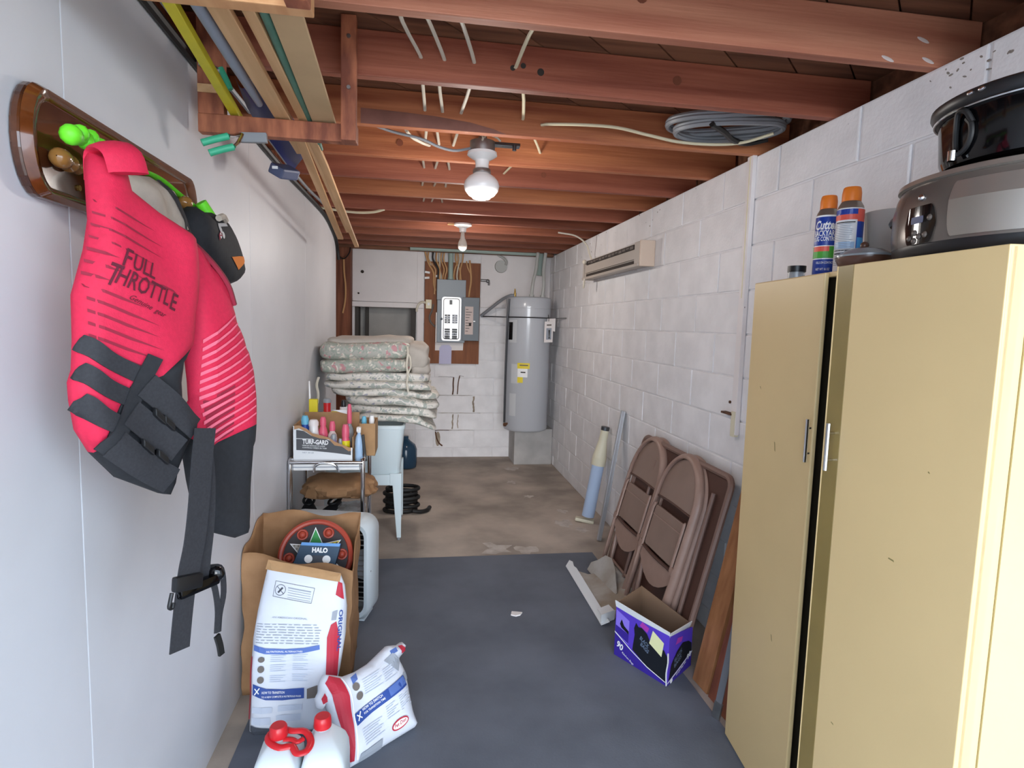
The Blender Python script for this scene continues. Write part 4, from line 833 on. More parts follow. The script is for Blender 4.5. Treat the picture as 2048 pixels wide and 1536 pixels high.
def folding_chair(label, yc, off):
    # built upright-folded in the lean plane; u across, b up
    t = thing('folding_chair', label, 'chair', (LA, yc, 0), 'folding chairs against the right wall')
    P = plane((LA-off, yc, .004), (0, -1, 0), LU)
    W, H = .225, .915
    arch = [(-W+.018, .0), (-W, .32), (-W, .66)]+[(-W*cos(x), .66+.255*sin(x)) for x in [pi*i/14 for i in range(1, 14)]]+[(W, .66), (W, .32), (W-.018, .0)]
    put('front_frame', MB().tube([P(a, b, .012) for a, b in arch], .0225, 10, 2, flat=.55), 'chair_paint', t, smooth=1)
    inner = [(-W+.055, .02), (-W+.028, .36), (-W+.028, .655)]+[(-(W-.028)*cos(x), .655+.225*sin(x)) for x in [pi*i/12 for i in range(1, 12)]]+[(W-.028, .655), (W-.028, .36), (W-.055, .02)]
    arch2 = [(a*1.02, b+.006) for a, b in arch]
    put('back_frame', MB().tube([P(a+.008, b, -.022) for a, b in arch2], .019, 8, 2, flat=.55), 'chair_paint', t, smooth=1)
    bp = [(-(W-.014)*cos(x), .665+.24*sin(x)) for x in [pi*i/16 for i in range(17)]]
    put('backrest', MB().grid(15, 8, lambda u, v: P((2*u-1)*(W-.014)*(1 if v < .3 else sqrt(max(.02, 1-((v-.3)/.7)**2))), .645+.255*v+.012*(1-v)*cos(pi*(u-.5)), .008+.018*(1-(2*u-1)**2)*(1-v*.5))), 'chair_panel', t, smooth=60)
    put('backrest_lip', MB().tube([P((2*i/10-1)*(W-.012), .645+.012*cos(pi*(i/10-.5)), .010+.016*(1-(2*i/10-1)**2)) for i in range(11)], .006, 6), 'table_brown', t, smooth=1)
    put('seat', MB().prism(rrect(-W+.046, W-.046, .375, .60, .02), .006, .022, P), 'chair_panel', t, bevel=.004)
    put('seat_crease', MB().prism([(-W+.05, .545), (W-.05, .545), (W-.05, .551), (-W+.05, .551)], .022, .0255, P), 'chair_paint', t)
    for s_ in (-1, 1):
        put('seat_rail', MB().tube([P(s_*(W-.038), .36, .026), P(s_*(W-.038), .58, .028), P(s_*(W-.05), .605, .02)], .008, 6, 2), 'chair_paint', t, smooth=1)
        put('hinge_bracket', MB().prism(rrect(s_*(W-.02)-.016, s_*(W-.02)+.016, .345, .385, .008), .022, .034, P), 'chair_paint', t)
        put('rear_leg', MB().tube([P(s_*(W-.045), .36, .004), P(s_*(W-.062), .18, -.008), P(s_*(W-.085), .01, -.012)], .0115, 8, 2), 'chair_paint', t, smooth=1)
        put('foot', MB().cyl(P(s_*(W-.017), .0, .012), P(s_*(W-.0185), .03, .012), .019, n=12), 'black_rubber', t)
    ap = [(-W+.02, .355), (-W+.02, .30)]+[(-W+.03+(2*W-.06)*i/8, .245-.03*sin(pi*i/8)+.05*abs(2*i/8-1)**2) for i in range(9)]+[(W-.02, .30), (W-.02, .355)]
    put('seat_apron', MB().prism(ap, .008, .014, P), 'chair_paint', t, bevel=.002)
    put('seat_edge', MB().tube([P(-W+.01, .362, .018), P(0, .358, .026), P(W-.01, .362, .018)], .009, 6, 3), 'table_brown', t, smooth=1)
    put('stretcher', MB().cyl(P(-W+.07, .10, -.01), P(W-.07, .10, -.01), .008, n=10), 'chair_paint', t)
    return t
folding_chair('brown metal folding chair, farther of the two in front', 3.345, .0)
folding_chair('brown metal folding chair, nearer of the two in front, beside the purple box', 2.865, .015)

# ---------------------------------------------------------------- cartons by the folding chairs
pb = thing('bin_bag_carton', 'open purple carton for bin bags on the mat before the chairs', 'box', (1.1, 2.45, .005))
c0 = Vector((.937, 2.58, .005)); c1 = Vector((1.083, 2.307, .005)); c2 = Vector((1.262, 2.452, .005)); c3 = c0+c2-c1
eA = (c1-c0).normalized(); lA = (c1-c0).length; eB = (c2-c1).normalized(); lB = (c2-c1).length
UPZ = Vector((0, 0, 1)); PA = plane(c0, eA, UPZ); PB = plane(c1, eB, UPZ); HB = .245
put('front_wall', MB().prism([(0, 0), (lA, 0), (lA, HB-.012), (0, HB+.01)], -.004, 0, PA), 'purple', pb)
put('side_wall', MB().prism([(0, 0), (lB, 0), (lB, HB-.06), (0, HB-.02)], -.004, 0, PB), 'purple', pb)
put('back_wall', MB().prism([(0, 0), (lA, 0), (lA, HB-.05), (0, HB+.02)], 0, .004, plane(c3, eA, UPZ)), 'box_in', pb)
put('back_wall', MB().prism([(0, 0), (lB, 0), (lB, HB+.02), (0, HB+.01)], 0, .004, plane(c0, eB, UPZ)), 'box_in', pb)
put('base', MB().add([c0+UPZ*.003, c1+UPZ*.003, c2+UPZ*.003, c3+UPZ*.003], [(0, 1, 2, 3)]), 'box_in', pb)
put('flap', MB().prism([(0, 0), (lA, -.02), (lA+.002, .008), (-.002, .032)], -.003, .001, plane(c0+UPZ*(HB-.008)-eB*.001, eA, UPZ+(-eB)*.25)), 'card_white', pb)
put('flap', MB().prism([(.012, -.004), (lB, -.05), (lB+.02, -.018), (.01, .012)], -.003, .001, plane(c1+UPZ*(HB-.018)+eA*.001, eB, UPZ+eA*.3)), 'card_white', pb)
put('torn_corner', MB().tube([PA(lA-.001, .004, .002), PA(lA-.004, .06, .003), PA(lA+.002, .11, .003), PA(lA-.001, .15, .002)], .007, 6, 3, flat=.4), 'card_white', pb)
def dec(name, polys, fn, m, par, step=.05, kind=None):
    mb = MB()
    for q in polys: decal(mb, q, fn, step)
    return put(name, mb, m, par, kind=kind)
fa = lambda a, b: PA(a, b, .0012); fa2 = lambda a, b: PA(a, b, .002); fa3 = lambda a, b: PA(a, b, .0028); fb_ = lambda a, b: PB(a, b, .0012); fb2 = lambda a, b: PB(a, b, .002); fb3 = lambda a, b: PB(a, b, .0028)
dec('printed_panel', [[(.004, .11), (.085, .085), (.085, .20), (.004, .225)]], fa, 'purple_pale', pb); dec('printed_panel', [[(.004, .115), (.085, .09), (.085, .135), (.004, .15)]], fa2, 'purple_dark', pb)
dec('printed_panel', [[(.03, .165), (.04, .15), (.085, .135), (.085, .15), (.055, .165), (.04, .19)]], fa3, 'bag_black', pb)
dec('printed_band', [[(0, .0), (lA, 0), (lA, .015), (.20, .035), (.10, .07), (0, .115)]], fa, 'purple_dark', pb)
dec('bag_picture', [[(.11, .075), (.20, .035), (lA-.003, .016), (lA-.003, .13), (.285, .155), (.27, .145), (.215, .15), (.19, .185), (.16, .20), (.14, .195), (.125, .21), (.115, .18), (.12, .15)]], fa2, 'bag_black', pb)
dec('magenta_glow', [[(.145, .205), (.19, .19), (.20, .215), (.16, .228)]], fa, 'magenta', pb)
dec('price_note', [[(.205, .15), (.275, .118), (.285, .185), (.222, .215)]], fa3, 'note_yellow', pb)
dec('white_line', [[(.0, .112), (.10, .067), (.20, .032), (lA, .012), (lA, .016), (.20, .037), (.10, .072), (0, .118)]], fa3, 'white_print', pb)
mb = MB(); text(mb, 'BLACK', .15, .145, .018, radians(-24), fa3, .055, .02); text(mb, 'BAGS', .155, .118, .018, radians(-24), fa3, .05, .02); put('lettering', mb, 'slate_text', pb)
mb = MB(); text(mb, '90', .012, .052, .030, radians(-20), fa3, .040, .03); put('lettering', mb, 'white_print', pb)
mb = MB(); text(mb, 'Kitchen Bags', .05, .030, .009, radians(-20), fa3, .075, .012); put('lettering', mb, 'white_print', pb)
dec('bag_picture', [[(.01, .02), (lB*.5, .045), (lB-.004, .075), (lB-.01, .115), (.19, .135), (.13, .15), (.08, .13), (.03, .09)]], fb2, 'bag_black', pb)
dec('printed_band', [[(0, 0), (lB, 0), (lB, .07), (.1, .035), (0, .012)]], fb_, 'purple_dark', pb)
dec('white_line', [[(0, .010), (.1, .033), (lB, .068), (lB, .074), (.1, .039), (0, .016)]], fb3, 'white_print', pb)
dec('magenta_glow', [[(.06, .165), (.12, .16), (.13, .18), (.08, .19)]], fb_, 'magenta', pb)
mb = MB(); text(mb, 'BLACK', .06, .085, .018, radians(22), fb3, .075, .02); text(mb, 'BAGS', .06, .06, .018, radians(20), fb3, .07, .02); put('lettering', mb, 'slate_text', pb)
mb = MB(); text(mb, '90', .185, .045, .025, radians(18), fb3, .04, .03); text(mb, '33 gal flap tie', .08, .014, .010, radians(16), fb3, .095, .012); put('lettering', mb, 'white_print', pb)
dec('badge', [disc(.035, .012, .012, 12)], fb3, 'white_print', pb)

ty = thing('torn_carton', 'torn flattened white carton lying on the mat beside the chairs', 'carton', (1.05, 3.2, .005))
put('base_sheet', MB().prism([(.965, 3.58), (.955, 2.86), (1.045, 2.90), (1.20, 3.02), (1.30, 3.12), (1.335, 3.30), (1.29, 3.48), (1.24, 3.60), (1.19, 3.60), (1.165, 3.50), (1.12, 3.42), (1.06, 3.45)], .006, .010, lambda a, b, t: Vector((a, b-.12*max(0, a-1.03), t+.34*max(0, a-1.03)))), mat('card_inside', '#b9b4ae', .85, col2='#988a7a', scale=5), ty)
put('side_wall', MB().prism([(2.84, 0), (3.60, 0), (3.66, .045), (3.62, .06), (3.56, .05), (3.52, .058), (2.84, .052)], .0, .004, lambda a, b, t: Vector((.955+b*.85, a, .010+b*.30+t))), 'card_white', ty)
put('end_wall', MB().prism([(.955, 0), (1.045, .0), (1.05, .05), (.955, .055)], 0, .004, lambda a, b, t: Vector((a, 2.848+t+(a-.955)*.55, .008+b))), 'card_white', ty)
put('end_flap', MB().prism([(.955, .0), (1.04, .0), (1.03, .07), (.955, .065)], 0, .003, lambda a, b, t: Vector((a, 2.85+b+(a-.955)*.5, .060+t))), 'card_white', ty)
TF = plane((1.075, 3.56, .016), (.05, -1, 0), (.55, 0, .83))
put('torn_flap', MB().prism([(.03, 0), (.44, 0), (.46, .05), (.38, .09), (.30, .135), (.20, .165), (.12, .15), (.07, .09), (.02, .05)], -.004, 0, TF), 'card_inside', ty)

# timber leaning between the chairs and the cabinet
def lean_board(label, m, p0, w, L, th, up, e=(.06, -1, 0), name='timber_board'):
    F = plane(p0, e, up)
    return single(name, MB().prism([(0, 0), (w, 0), (w, L), (0, L)], -th, 0, F), m, label, 'board', loc=p0, bevel=.002)
lean_board('orange brown board leaning on the wall left of the yellow cabinet', 'board_orange', (1.224, 2.355, .002), .115, 1.05, .03, (.235, .06, .965))
lean_board('reddish board leaning on the wall between the orange board and the cabinet', 'board_redwood', (1.232, 2.225, .002), .10, 1.05, .03, (.225, .02, .968))
lean_board('short reddish timber offcut standing behind the metal strip by the cabinet', 'board_redwood', (1.222, 2.145, .002), .10, .26, .035, (.16, .02, .98), name='timber_offcut')
ms = thing('metal_strip', 'thin grey perforated metal strip leaning against the yellow cabinet', 'strip', (1.19, 2.07, 0))
SF = plane((1.186, 2.098, .003), (.35, -.94, 0), (.07, -.12, .99))
put('strip', MB().prism([(0, 0), (.03, 0), (.03, .60), (0, .60)], -.004, 0, SF), 'al_dark', ms)
put('end_cap', MB().prism([(-.002, .0), (.034, .0), (.034, .075), (-.002, .075)], -.006, .003, SF), 'galvanised', ms)

# ---------------------------------------------------------------- yellow cabinet
CD = Vector((.1186, .993, 0)).normalized(); CN = Vector((1.067, .955, 0)); CP = Vector((.993, -.1186, 0)).normalized()
def cf(t, z, o=0): return CN+CD*t+Vector((0, 0, z))-CP*o     # o out into the room
LC, DC, HC = 1.037, .29, 1.72
cb = thing('storage_cabinet', 'tall yellow metal storage cabinet with two doors by the right wall', 'cabinet', (1.25, 1.45, 0))
def cbox(name, t0, t1, z0, z1, o0, o1, m, bv=.002):
    put(name, MB().add([cf(t, z, o) for t in (t0, t1) for z in (z0, z1) for o in (o0, o1)], [(0, 1, 3, 2), (4, 6, 7, 5), (0, 4, 5, 1), (2, 3, 7, 6), (0, 2, 6, 4), (1, 5, 7, 3)]), m, cb, bevel=bv)
cbox('side_panel', 0, .012, 0, HC, -DC, -.002, 'cab_yellow', .004); cbox('side_panel', LC-.012, LC, 0, HC, -DC, -.002, 'cab_yellow', .004)
cbox('back_panel', .012, LC-.012, 0, HC, -DC, -DC+.01, 'cab_yellow'); cbox('top_panel', .012, LC-.012, HC-.014, HC, -DC+.01, -.002, 'cab_yellow')
cbox('shade_sheet', .012, LC-.012, .02, HC-.014, -.03, -.022, 'cab_gap_shade')  # dark sheet behind the doors, painted as the shade inside the gap
cbox('base', .012, LC-.012, 0, .03, -DC+.01, -.01, 'cab_yellow')
cbox('front_post', 0, .02, 0, HC, -.03, -.001, 'cab_yellow')
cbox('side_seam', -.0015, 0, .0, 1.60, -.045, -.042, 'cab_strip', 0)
cbox('left_door', .590, LC, .012, HC-.002, -.002, .012, 'cab_yellow', .004)
# right door, swung a few degrees open on its near hinge
th_ = radians(7.2); RD = Vector((CD.x*cos(th_)-CD.y*sin(th_), CD.x*sin(th_)+CD.y*cos(th_), 0)); RO = Vector((RD.y, -RD.x, 0))
def rf(t, z, o=0): return CN+RD*t+Vector((0, 0, z))-RO*o
RW = .456
def rdoor(name, t0, t1, z0, z1, o0, o1, m, bv=.003, skew=0):
    put(name, MB().add([rf(t, z, o-(skew if t == t1 else 0)) for t in (t0, t1) for z in (z0, z1) for o in (o0, o1)], [(0, 1, 3, 2), (4, 6, 7, 5), (0, 4, 5, 1), (2, 3, 7, 6), (0, 2, 6, 4), (1, 5, 7, 3)]), m, cb, bevel=bv)
rdoor('right_door', 0, RW-.062, .012, HC, -.016, .003, 'cab_yellow', .002)
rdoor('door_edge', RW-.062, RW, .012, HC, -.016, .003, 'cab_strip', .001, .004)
put('door_lip', MB().tube([rf(RW, .012, -.003), rf(RW, HC, -.003)], .0035, 6), 'cab_yellow', cb)
def pull(P, z0, z1):
    b = MB().tube([P(z0), P((z0+z1)/2), P(z1)], .0055, 8); return b
put('handle', pull(lambda z: rf(RW-.040, z, .020), 1.195, 1.318), 'chrome', cb, smooth=1, label='chrome handle of the right door')
for z in (1.222, 1.292): put('handle_post', MB().cyl(rf(RW-.040, z, .0), rf(RW-.040, z, .020), .0035, n=8), 'chrome', cb, smooth=1)
put('handle', pull(lambda z: cf(.598, z, .024), 1.174, 1.300), 'chrome', cb, smooth=1, label='chrome handle of the left door')
for z in (1.20, 1.274): put('handle_post', MB().cyl(cf(.598, z, .01), cf(.598, z, .024), .0035, n=8), 'chrome', cb, smooth=1)
for t, z, l in ((.19, 1.04, .018), (.33, .55, .01), (.12, 1.26, .006)): put('scratch', MB().add([rf(t, z, .0034), rf(t+l, z+.002, .0034), rf(t+l*.9, z+.005, .0034), rf(t+.002, z+.004, .0034)], [(0, 1, 2, 3)]), 'scratch', cb)
for t, z, l in ((.80, 1.16, .03), (.73, .55, .02), (.93, 1.35, .01)): put('scratch', MB().add([cf(t, z, .0124), cf(t+.006, z+l, .0124), cf(t+.012, z+l*1.1, .0124), cf(t+.006, z+.004, .0124)], [(0, 1, 2, 3)]), 'scratch', cb)

# things on top of the cabinet
def spray_can(label, x, y, r, h, tilt, kind):
    z0 = HC+.001
    t = thing('spray_can', label, 'spray can', (x, y, z0), 'orange capped spray cans')
    c = (x, y, z0)
    put('body', MB().lathe([(r*.93, 0), (r, .004), (r, h*.74), (r*.97, h*.76)], c, 28), 'can_blue' if kind == 0 else 'can_white', t, smooth=1)
    put('shoulder', MB().lathe([(r*.98, h*.755), (r*.93, h*.785), (r*.75, h*.83), (r*.68, h*.84)], c, 28), 'can_steel', t, smooth=1)
    put('cap', MB().lathe([(r*.72, h*.84), (r*.72, h*.93), (r*.66, h*.985), (r*.60, h), (.001, h)], c, 24), 'can_orange', t, smooth=1)
    put('nozzle', MB().box(x-r*.5, x-r*.28, y-.006, y+.006, z0+h*.965, z0+h*1.0, .002), 'pot_brown', t)
    a0 = atan2(-y, -x)       # the side of the can towards the doorway
    def sf(o): return lambda a, b: Vector((x+(r+o)*cos(a0+a/r), y+(r+o)*sin(a0+a/r), z0+b))
    W2 = r*1.5
    def band(name, b0, b1, m, o=.0006, a_0=-1.5, a_1=1.5): dec(name, [[(a_0*r, b0), (a_1*r, b0), (a_1*r, b1), (a_0*r, b1)]], sf(o), m, t, .008)
    if kind == 0:
        band('label_band', h*.24, h*.38, 'can_green'); band('label_band', h*.32, h*.39, 'can_coral', .001, -1.2, .3); band('label_band', h*.38, h*.39, 'white_print', .0012); band('label_band', h*.225, h*.237, 'white_print', .0012)
        band('label_band', h*.735, h*.755, 'white_print')
        mb = MB(); text(mb, 'Cutter', -.036, h*.585, .026, 0, sf(.0012), .068, .03, .25); text(mb, 'BACKYARD', -.039, h*.505, .017, 0, sf(.0012), .072, .02); text(mb, 'BUG CONTROL', -.040, h*.445, .013, 0, sf(.0012), .074, .02)
        text(mb, 'KILLS ON CONTACT', -.025, h*.17, .007, 0, sf(.0012), .05, .01); text(mb, 'NET WT 16 OZ', -.025, h*.09, .007, 0, sf(.0012), .04, .01); put('lettering', mb, 'white_print', t)
    else:
        band('label_band', h*.68, h*.74, 'can_blue'); band('label_band', h*.62, h*.68, 'can_coral'); band('label_band', h*.60, h*.74, 'can_coral', .001, .55, 1.5); band('label_band', h*.26, h*.60, 'can_blue', .001, .55, 1.5); band('label_band', h*.26, h*.42, 'can_sky', .0014, .6, 1.5); band('label_band', h*.10, h*.26, 'can_green', .001, .6, 1.5)
        band('label_band', h*.30, h*.37, 'pale_blue', .001, -1.3, .45)
        mb = MB(); rr = random.Random(8)
        for k in range(24):
            b = h*(.57-.02*k)
            if b > .02: decal(mb, [(-1.2*r, b), (rr.uniform(.0, .4)*r, b), (rr.uniform(.0, .4)*r, b+.0018), (-1.2*r, b+.0018)], sf(.0014), .008)
        put('small_print', mb, 'grey_print', t, kind='stuff')
        mb = MB()
        for b in (.585, .27, .235): decal(mb, [(-1.1*r, h*b), (.4*r, h*b), (.4*r, h*b+.003), (-1.1*r, h*b+.003)], sf(.0016), .008)
        put('label_band', mb, 'ink', t)
    return t
spray_can('orange capped spray can with a dark blue front label on the cabinet', 1.268, 1.745, .034, .255, 0, 0)
spray_can('orange capped spray can turned to its white back label on the cabinet', 1.255, 1.628, .036, .255, 0, 1)
jr = thing('small_jar', 'small clear jar with a black lid at the far end of the cabinet top', 'jar', (1.26, 1.86, HC))
put('body', MB().cyl((1.255, 1.865, HC+.001), (1.255, 1.865, HC+.03), .026, n=20), 'clear_plastic', jr, smooth=1); put('lid', MB().cyl((1.255, 1.865, HC+.03), (1.255, 1.865, HC+.05), .029, n=20), 'black_plastic', jr, smooth=1)
bk = thing('grey_tub', 'pale grey round tub behind the spray cans on the cabinet', 'tub', (1.385, 1.60, HC))
put('body', MB().lathe([(.070, .001), (.072, .005), (.082, .175), (.085, .18), (.085, .186), (.079, .186), (.068, .01), (.001, .008)], (1.385, 1.60, HC), 32, caps=False), 'bucket_grey', bk, smooth=1)
pt_ = thing('brown_dish', 'glossy dark brown lidded dish between the spray cans and the slow cooker', 'dish', (1.20, 1.48, HC))
put('bowl', MB().lathe([(.050, .001), (.066, .012), (.075, .03), (.075, .036), (.001, .036)], (1.195, 1.485, HC), 28, .85, 1), 'pot_brown', pt_, smooth=1)
put('lid', MB().lathe([(.078, .036), (.078, .041), (.05, .056), (.02, .062), (.001, .063)], (1.195, 1.485, HC), 28, .85, 1), 'clear_plastic', pt_, smooth=1)
put('knob', MB().ball((1.195, 1.485, HC+.068), .011, 12), 'pot_brown', pt_, smooth=1)
kc = thing('slow_cooker', 'oval steel and black slow cooker with a dark control panel on the cabinet', 'slow cooker', (1.25, 1.15, HC))
KX, KY = 1.25, 1.15
ks = .69
put('feet', MB().lathe([(.20, .001), (.225, .004), (.235, .02), (.235, .03), (.001, .03)], (KX, KY, HC), 48, ks, 1), 'black_plastic', kc, smooth=1)
put('shell', MB().lathe([(.236, .03), (.240, .05), (.240, .11), (.232, .145), (.222, .165), (.001, .165)], (KX, KY, HC), 56, ks, 1), 'cooker_grey', kc, smooth=1)
put('collar', MB().lathe([(.224, .163), (.232, .166), (.230, .176), (.212, .180), (.205, .172)], (KX, KY, HC), 56, ks, 1, caps=False), 'cooker_steel', kc, smooth=1)
put('top_plate', MB().lathe([(.21, .174), (.15, .186), (.001, .188)], (KX, KY, HC), 48, ks, 1, caps=False), 'cooker_dark', kc, smooth=1)
def kfn(o): return lambda a, b: Vector((KX-(.2405+o-max(0, b-.11)*.25)*ks*cos(a), KY+(.2405+o-max(0, b-.11)*.25)*sin(a), HC+b))
def kpatch(name, pl, m, o): dec(name, [pl], kfn(o), m, kc, .03)
kpatch('steel_plate', rrect(-1.25, -.13, .036, .148, .05, 6), 'cooker_steel', .001)
kpatch('control_panel', rrect(-.03, .37, .03, .112, .07, 6), 'black_gloss', .0015)
kpatch('display', rrect(.11, .27, .075, .09, .007, 4), 'slate_plastic', .0025)
for a, b in ((.04, .083), (.28, .045), (.21, .055), (.21, .038), (.15, .046), (.08, .048)): put('button', MB().ball(kfn(.002)(a, b), .007, 10, .6, 1, 1), 'cooker_grey', kc, smooth=1)
put('rivet', MB().ball(kfn(.002)(.17, .13), .008, 10), 'chrome', kc, smooth=1)
put('side_handle', MB().tube([kfn(.0)(1.25, .12), kfn(.03)(1.4, .115), kfn(.036)(1.57, .112), kfn(.03)(1.75, .115), kfn(0)(1.9, .12)], .012, 8, 4), 'black_plastic', kc, smooth=1)
up_ = thing('black_crock', 'glossy black oval crock with a flared rim stacked on the slow cooker', 'crock', (1.25, 1.10, HC+.19))
put('body', MB().lathe([(.150, .189), (.165, .192), (.172, .21), (.178, .28), (.178, .30), (.001, .30)], (1.25, 1.10, HC), 56, .82, 1), 'black_gloss', up_, smooth=1)
put('rim', MB().lathe([(.178, .292), (.190, .300), (.197, .312), (.196, .322), (.185, .328), (.17, .33), (.001, .335)], (1.25, 1.10, HC), 56, .82, 1), 'black_plastic', up_, smooth=1)
put('chrome_line', MB().tube([(1.25+.1875*.82*cos(t), 1.10+.1875*sin(t), HC+.296) for t in [2*pi*i/56 for i in range(56)]], .0028, 6, closed=True), 'chrome', up_, smooth=1)
def ufn(a, b, o=.004): r = .174+.006*(b-.2)/.1+o; return Vector((1.25-r*.82*cos(a), 1.10+r*sin(a), HC+b))
put('cord', MB().tube([ufn(-.02, .262), ufn(.04, .285, .010), ufn(.14, .288, .010), ufn(.20, .262), ufn(.205, .235), ufn(.19, .214), ufn(.14, .206, .006), ufn(.05, .215), ufn(-.01, .235), ufn(-.005, .258), ufn(.05, .272)], .0055, 8, 4), 'cable_black', up_, smooth=1)
put('plug', MB().cyl(ufn(.185, .214, .012), ufn(.185, .194, .014), .009, .008, 12), 'chrome', up_, smooth=1)
for a in (-.14, -.02): put('rim_rivet', MB().ball((1.25-.1965*.82*cos(a), 1.10+.1965*sin(a), HC+.316), .008, 10, .6, 1, .6), 'chrome', up_, smooth=1)

# ---------------------------------------------------------------- left: cushions on the laundry tub
tub = thing('laundry_tub', 'white plastic laundry tub on tapered legs under the cushions', 'laundry tub', (-.37, 4.45, 0))
tx0, tx1, ty0, ty1 = -.66, -.084, 4.16, 4.72
def ring(z, k, r=.04):
    cx, cy = (tx0+tx1)/2, (ty0+ty1)/2
    return [(cx+(x-cx)*k, cy+(y-cy)*k, z) for x, y in rrect(tx0, tx1, ty0, ty1, r, 4)]
rings = [ring(.478, .84), ring(.462, .80), ring(.465, .70)]
mb = MB(); R_ = [ring(.465, .70), ring(.462, .82), ring(.485, .885), ring(.80, .975), ring(.802, 1.0), ring(.825, 1.0), ring(.827, .95), ring(.80, .93), ring(.50, .84)]
n = len(R_[0]); vs = [p for r in R_ for p in r]
mb.add(vs, [(k*n+i, k*n+(i+1) % n, (k+1)*n+(i+1) % n, (k+1)*n+i) for k in range(len(R_)-1) for i in range(n)]+[tuple(range(n)), tuple(range((len(R_)-1)*n, len(R_)*n))])
put('basin', mb, 'tub_white', tub, smooth=50)
def taper_leg(x, y, sx, sy):
    m_ = MB(); vs = []
    for z, w_ in ((.485, .082), (.40, .08), (.40, .062), (.02, .030)):
        for a, b in ((0, 0), (w_, 0), (w_, w_*.55), (0, w_*.55)): vs.append((x-sx*a+sx*.0*(0), y+sy*b, z))
    fs = [(3, 2, 1, 0), (12, 13, 14, 15)]+[(4*i+k, 4*i+(k+1) % 4, 4*i+4+(k+1) % 4, 4*i+4+k) for i in range(3) for k in range(4)]
    return m_.add(vs, fs)
for x, y, sx, sy in ((-.105, 4.175, 1, 1), (-.63, 4.175, -1, 1), (-.105, 4.70, 1, -1), (-.63, 4.70, -1, -1)):
    put('leg', taper_leg(x, y, sx, sy), 'tub_white', tub, bevel=.003)
    put('leg_foot', MB().cyl((x-sx*.016, y+sy*.01, .002), (x-sx*.016, y+sy*.01, .022), .011, n=10), 'cable_grey', tub)
put('skirt', MB().box(-.60, -.14, 4.18, 4.195, .40, .475, .003), 'tub_white', tub)

def pad(name, label, m, x0, x1, y0, y1, z0, z1, seed, amp=.010, e1=.35, droop=0, slope=0, group='stacked floral cushions'):
    rr = random.Random(seed); ph = [rr.uniform(0, 6) for _ in range(6)]
    cx, cy, cz = (x0+x1)/2, (y0+y1)/2, (z0+z1)/2; hx, hy, hz_ = (x1-x0)/2, (y1-y0)/2, (z1-z0)/2
    def sg(v, p): return math.copysign(abs(v)**p, v)
    def fn(u, v):
        t = 2*pi*u; p = pi*(v-.5)
        x = sg(cos(p), e1)*sg(cos(t), .28); y = sg(cos(p), e1)*sg(sin(t), .28); z = sg(sin(p), .55)
        wx, wy, wz = cx+hx*x, cy+hy*y, cz+hz_*z
        k = amp*(sin(wx*17+ph[0])+.6*sin(wx*37+wy*13+ph[1])+.5*sin(wy*21+ph[2]))
        wz += k*(.6+.4*z)+slope*x-droop*max(0, x)**2; wx += amp*.8*sin(wz*60+ph[3]+wy*9); wy += amp*.9*sin(wx*23+ph[4]+wz*40)
        return Vector((wx, wy, wz))
    return single(name, MB().grid(56, 17, fn, True), m, label, 'cushion', smooth=70, group=group, loc=(cx, cy, z0))
pads = [(-.44, .13, .84, .90, .05), (-.55, .145, .895, .965, .02), (-.50, .15, .955, 1.025, .01), (-.60, .15, 1.015, 1.08, .0), (-.645, .10, 1.07, 1.135, -.01), (-.64, .09, 1.12, 1.19, -.02)]
lab = ['lowest', 'second lowest', 'third from the bottom', 'fourth from the bottom', 'fifth from the bottom', 'topmost thin one']
for i, (x0, x1, z0, z1, dr) in enumerate(pads):
    pad('seat_cushion', 'grey green floral cushion in the stack on the tub, '+lab[i], 'floral_grey', x0, x1, 4.21+.02*(i % 2), 4.72, z0, z1, i+3, .009, droop=dr+.03)
fm = thing('folded_mattress', 'rose floral mattress folded in two on top of the cushion stack', 'mattress', (-.33, 4.45, 1.18))
def slab(name, m, x0, x1, y0, y1, z0, z1, seed, amp, e=.22, slope=0):
    o = pad(name, 'x', m, x0, x1, y0, y1, z0, z1, seed, amp, e, slope=slope)
    me = o.data; me.transform(Matrix.Translation(o.location-fm.location)); o.parent = fm; o.location = (0, 0, 0)
    for k in ('label', 'category', 'group'): del o[k]
slab('lower_layer', 'floral_rose', -.675, -.04, 4.20, 4.74, 1.185, 1.29, 21, .005, slope=.012)
slab('upper_layer', 'floral_rose', -.675, -.04, 4.20, 4.74, 1.275, 1.40, 22, .006, slope=.012)
slab('top_cover', 'ticking', -.63, -.035, 4.245, 4.78, 1.34, 1.435, 23, .005, slope=.012)
slab('fold_end', 'ticking', -.085, .075, 4.215, 4.74, 1.20, 1.41, 24, .009, .5)
slab('fold_end', 'ticking', -.06, .085, 4.24, 4.72, 1.17, 1.30, 26, .010, .5)
put('tie_rope', MB().tube([(-.075, 4.205, 1.375), (-.07, 4.185, 1.33), (-.078, 4.18, 1.25), (-.07, 4.185, 1.18), (-.075, 4.19, 1.12), (-.065, 4.195, 1.06)], .0075, 6, 4).tube([(-.07, 4.185, 1.33), (-.055, 4.18, 1.30), (-.05, 4.18, 1.24), (-.068, 4.185, 1.19)], .006, 6, 4), 'cable_white', fm, smooth=1)
single('strap_end', MB().tube([(-.66, 4.15, 1.16), (-.668, 4.12, 1.11), (-.655, 4.10, 1.05), (-.66, 4.09, .99)], .009, 6, 4, flat=.4), 'cable_white', 'pale strap end hanging at the left side of the cushions', 'strap', smooth=1)
mb = MB()
for i in range(6): mb.lathe([(.13+.012*cos(t), .022+.034*i+.016*sin(t)) for t in [2*pi*k/8 for k in range(9)]], (-.13+.02*(i % 2), 4.83+.01*(i % 3), 0), 28, 1.0, .62, caps=False)
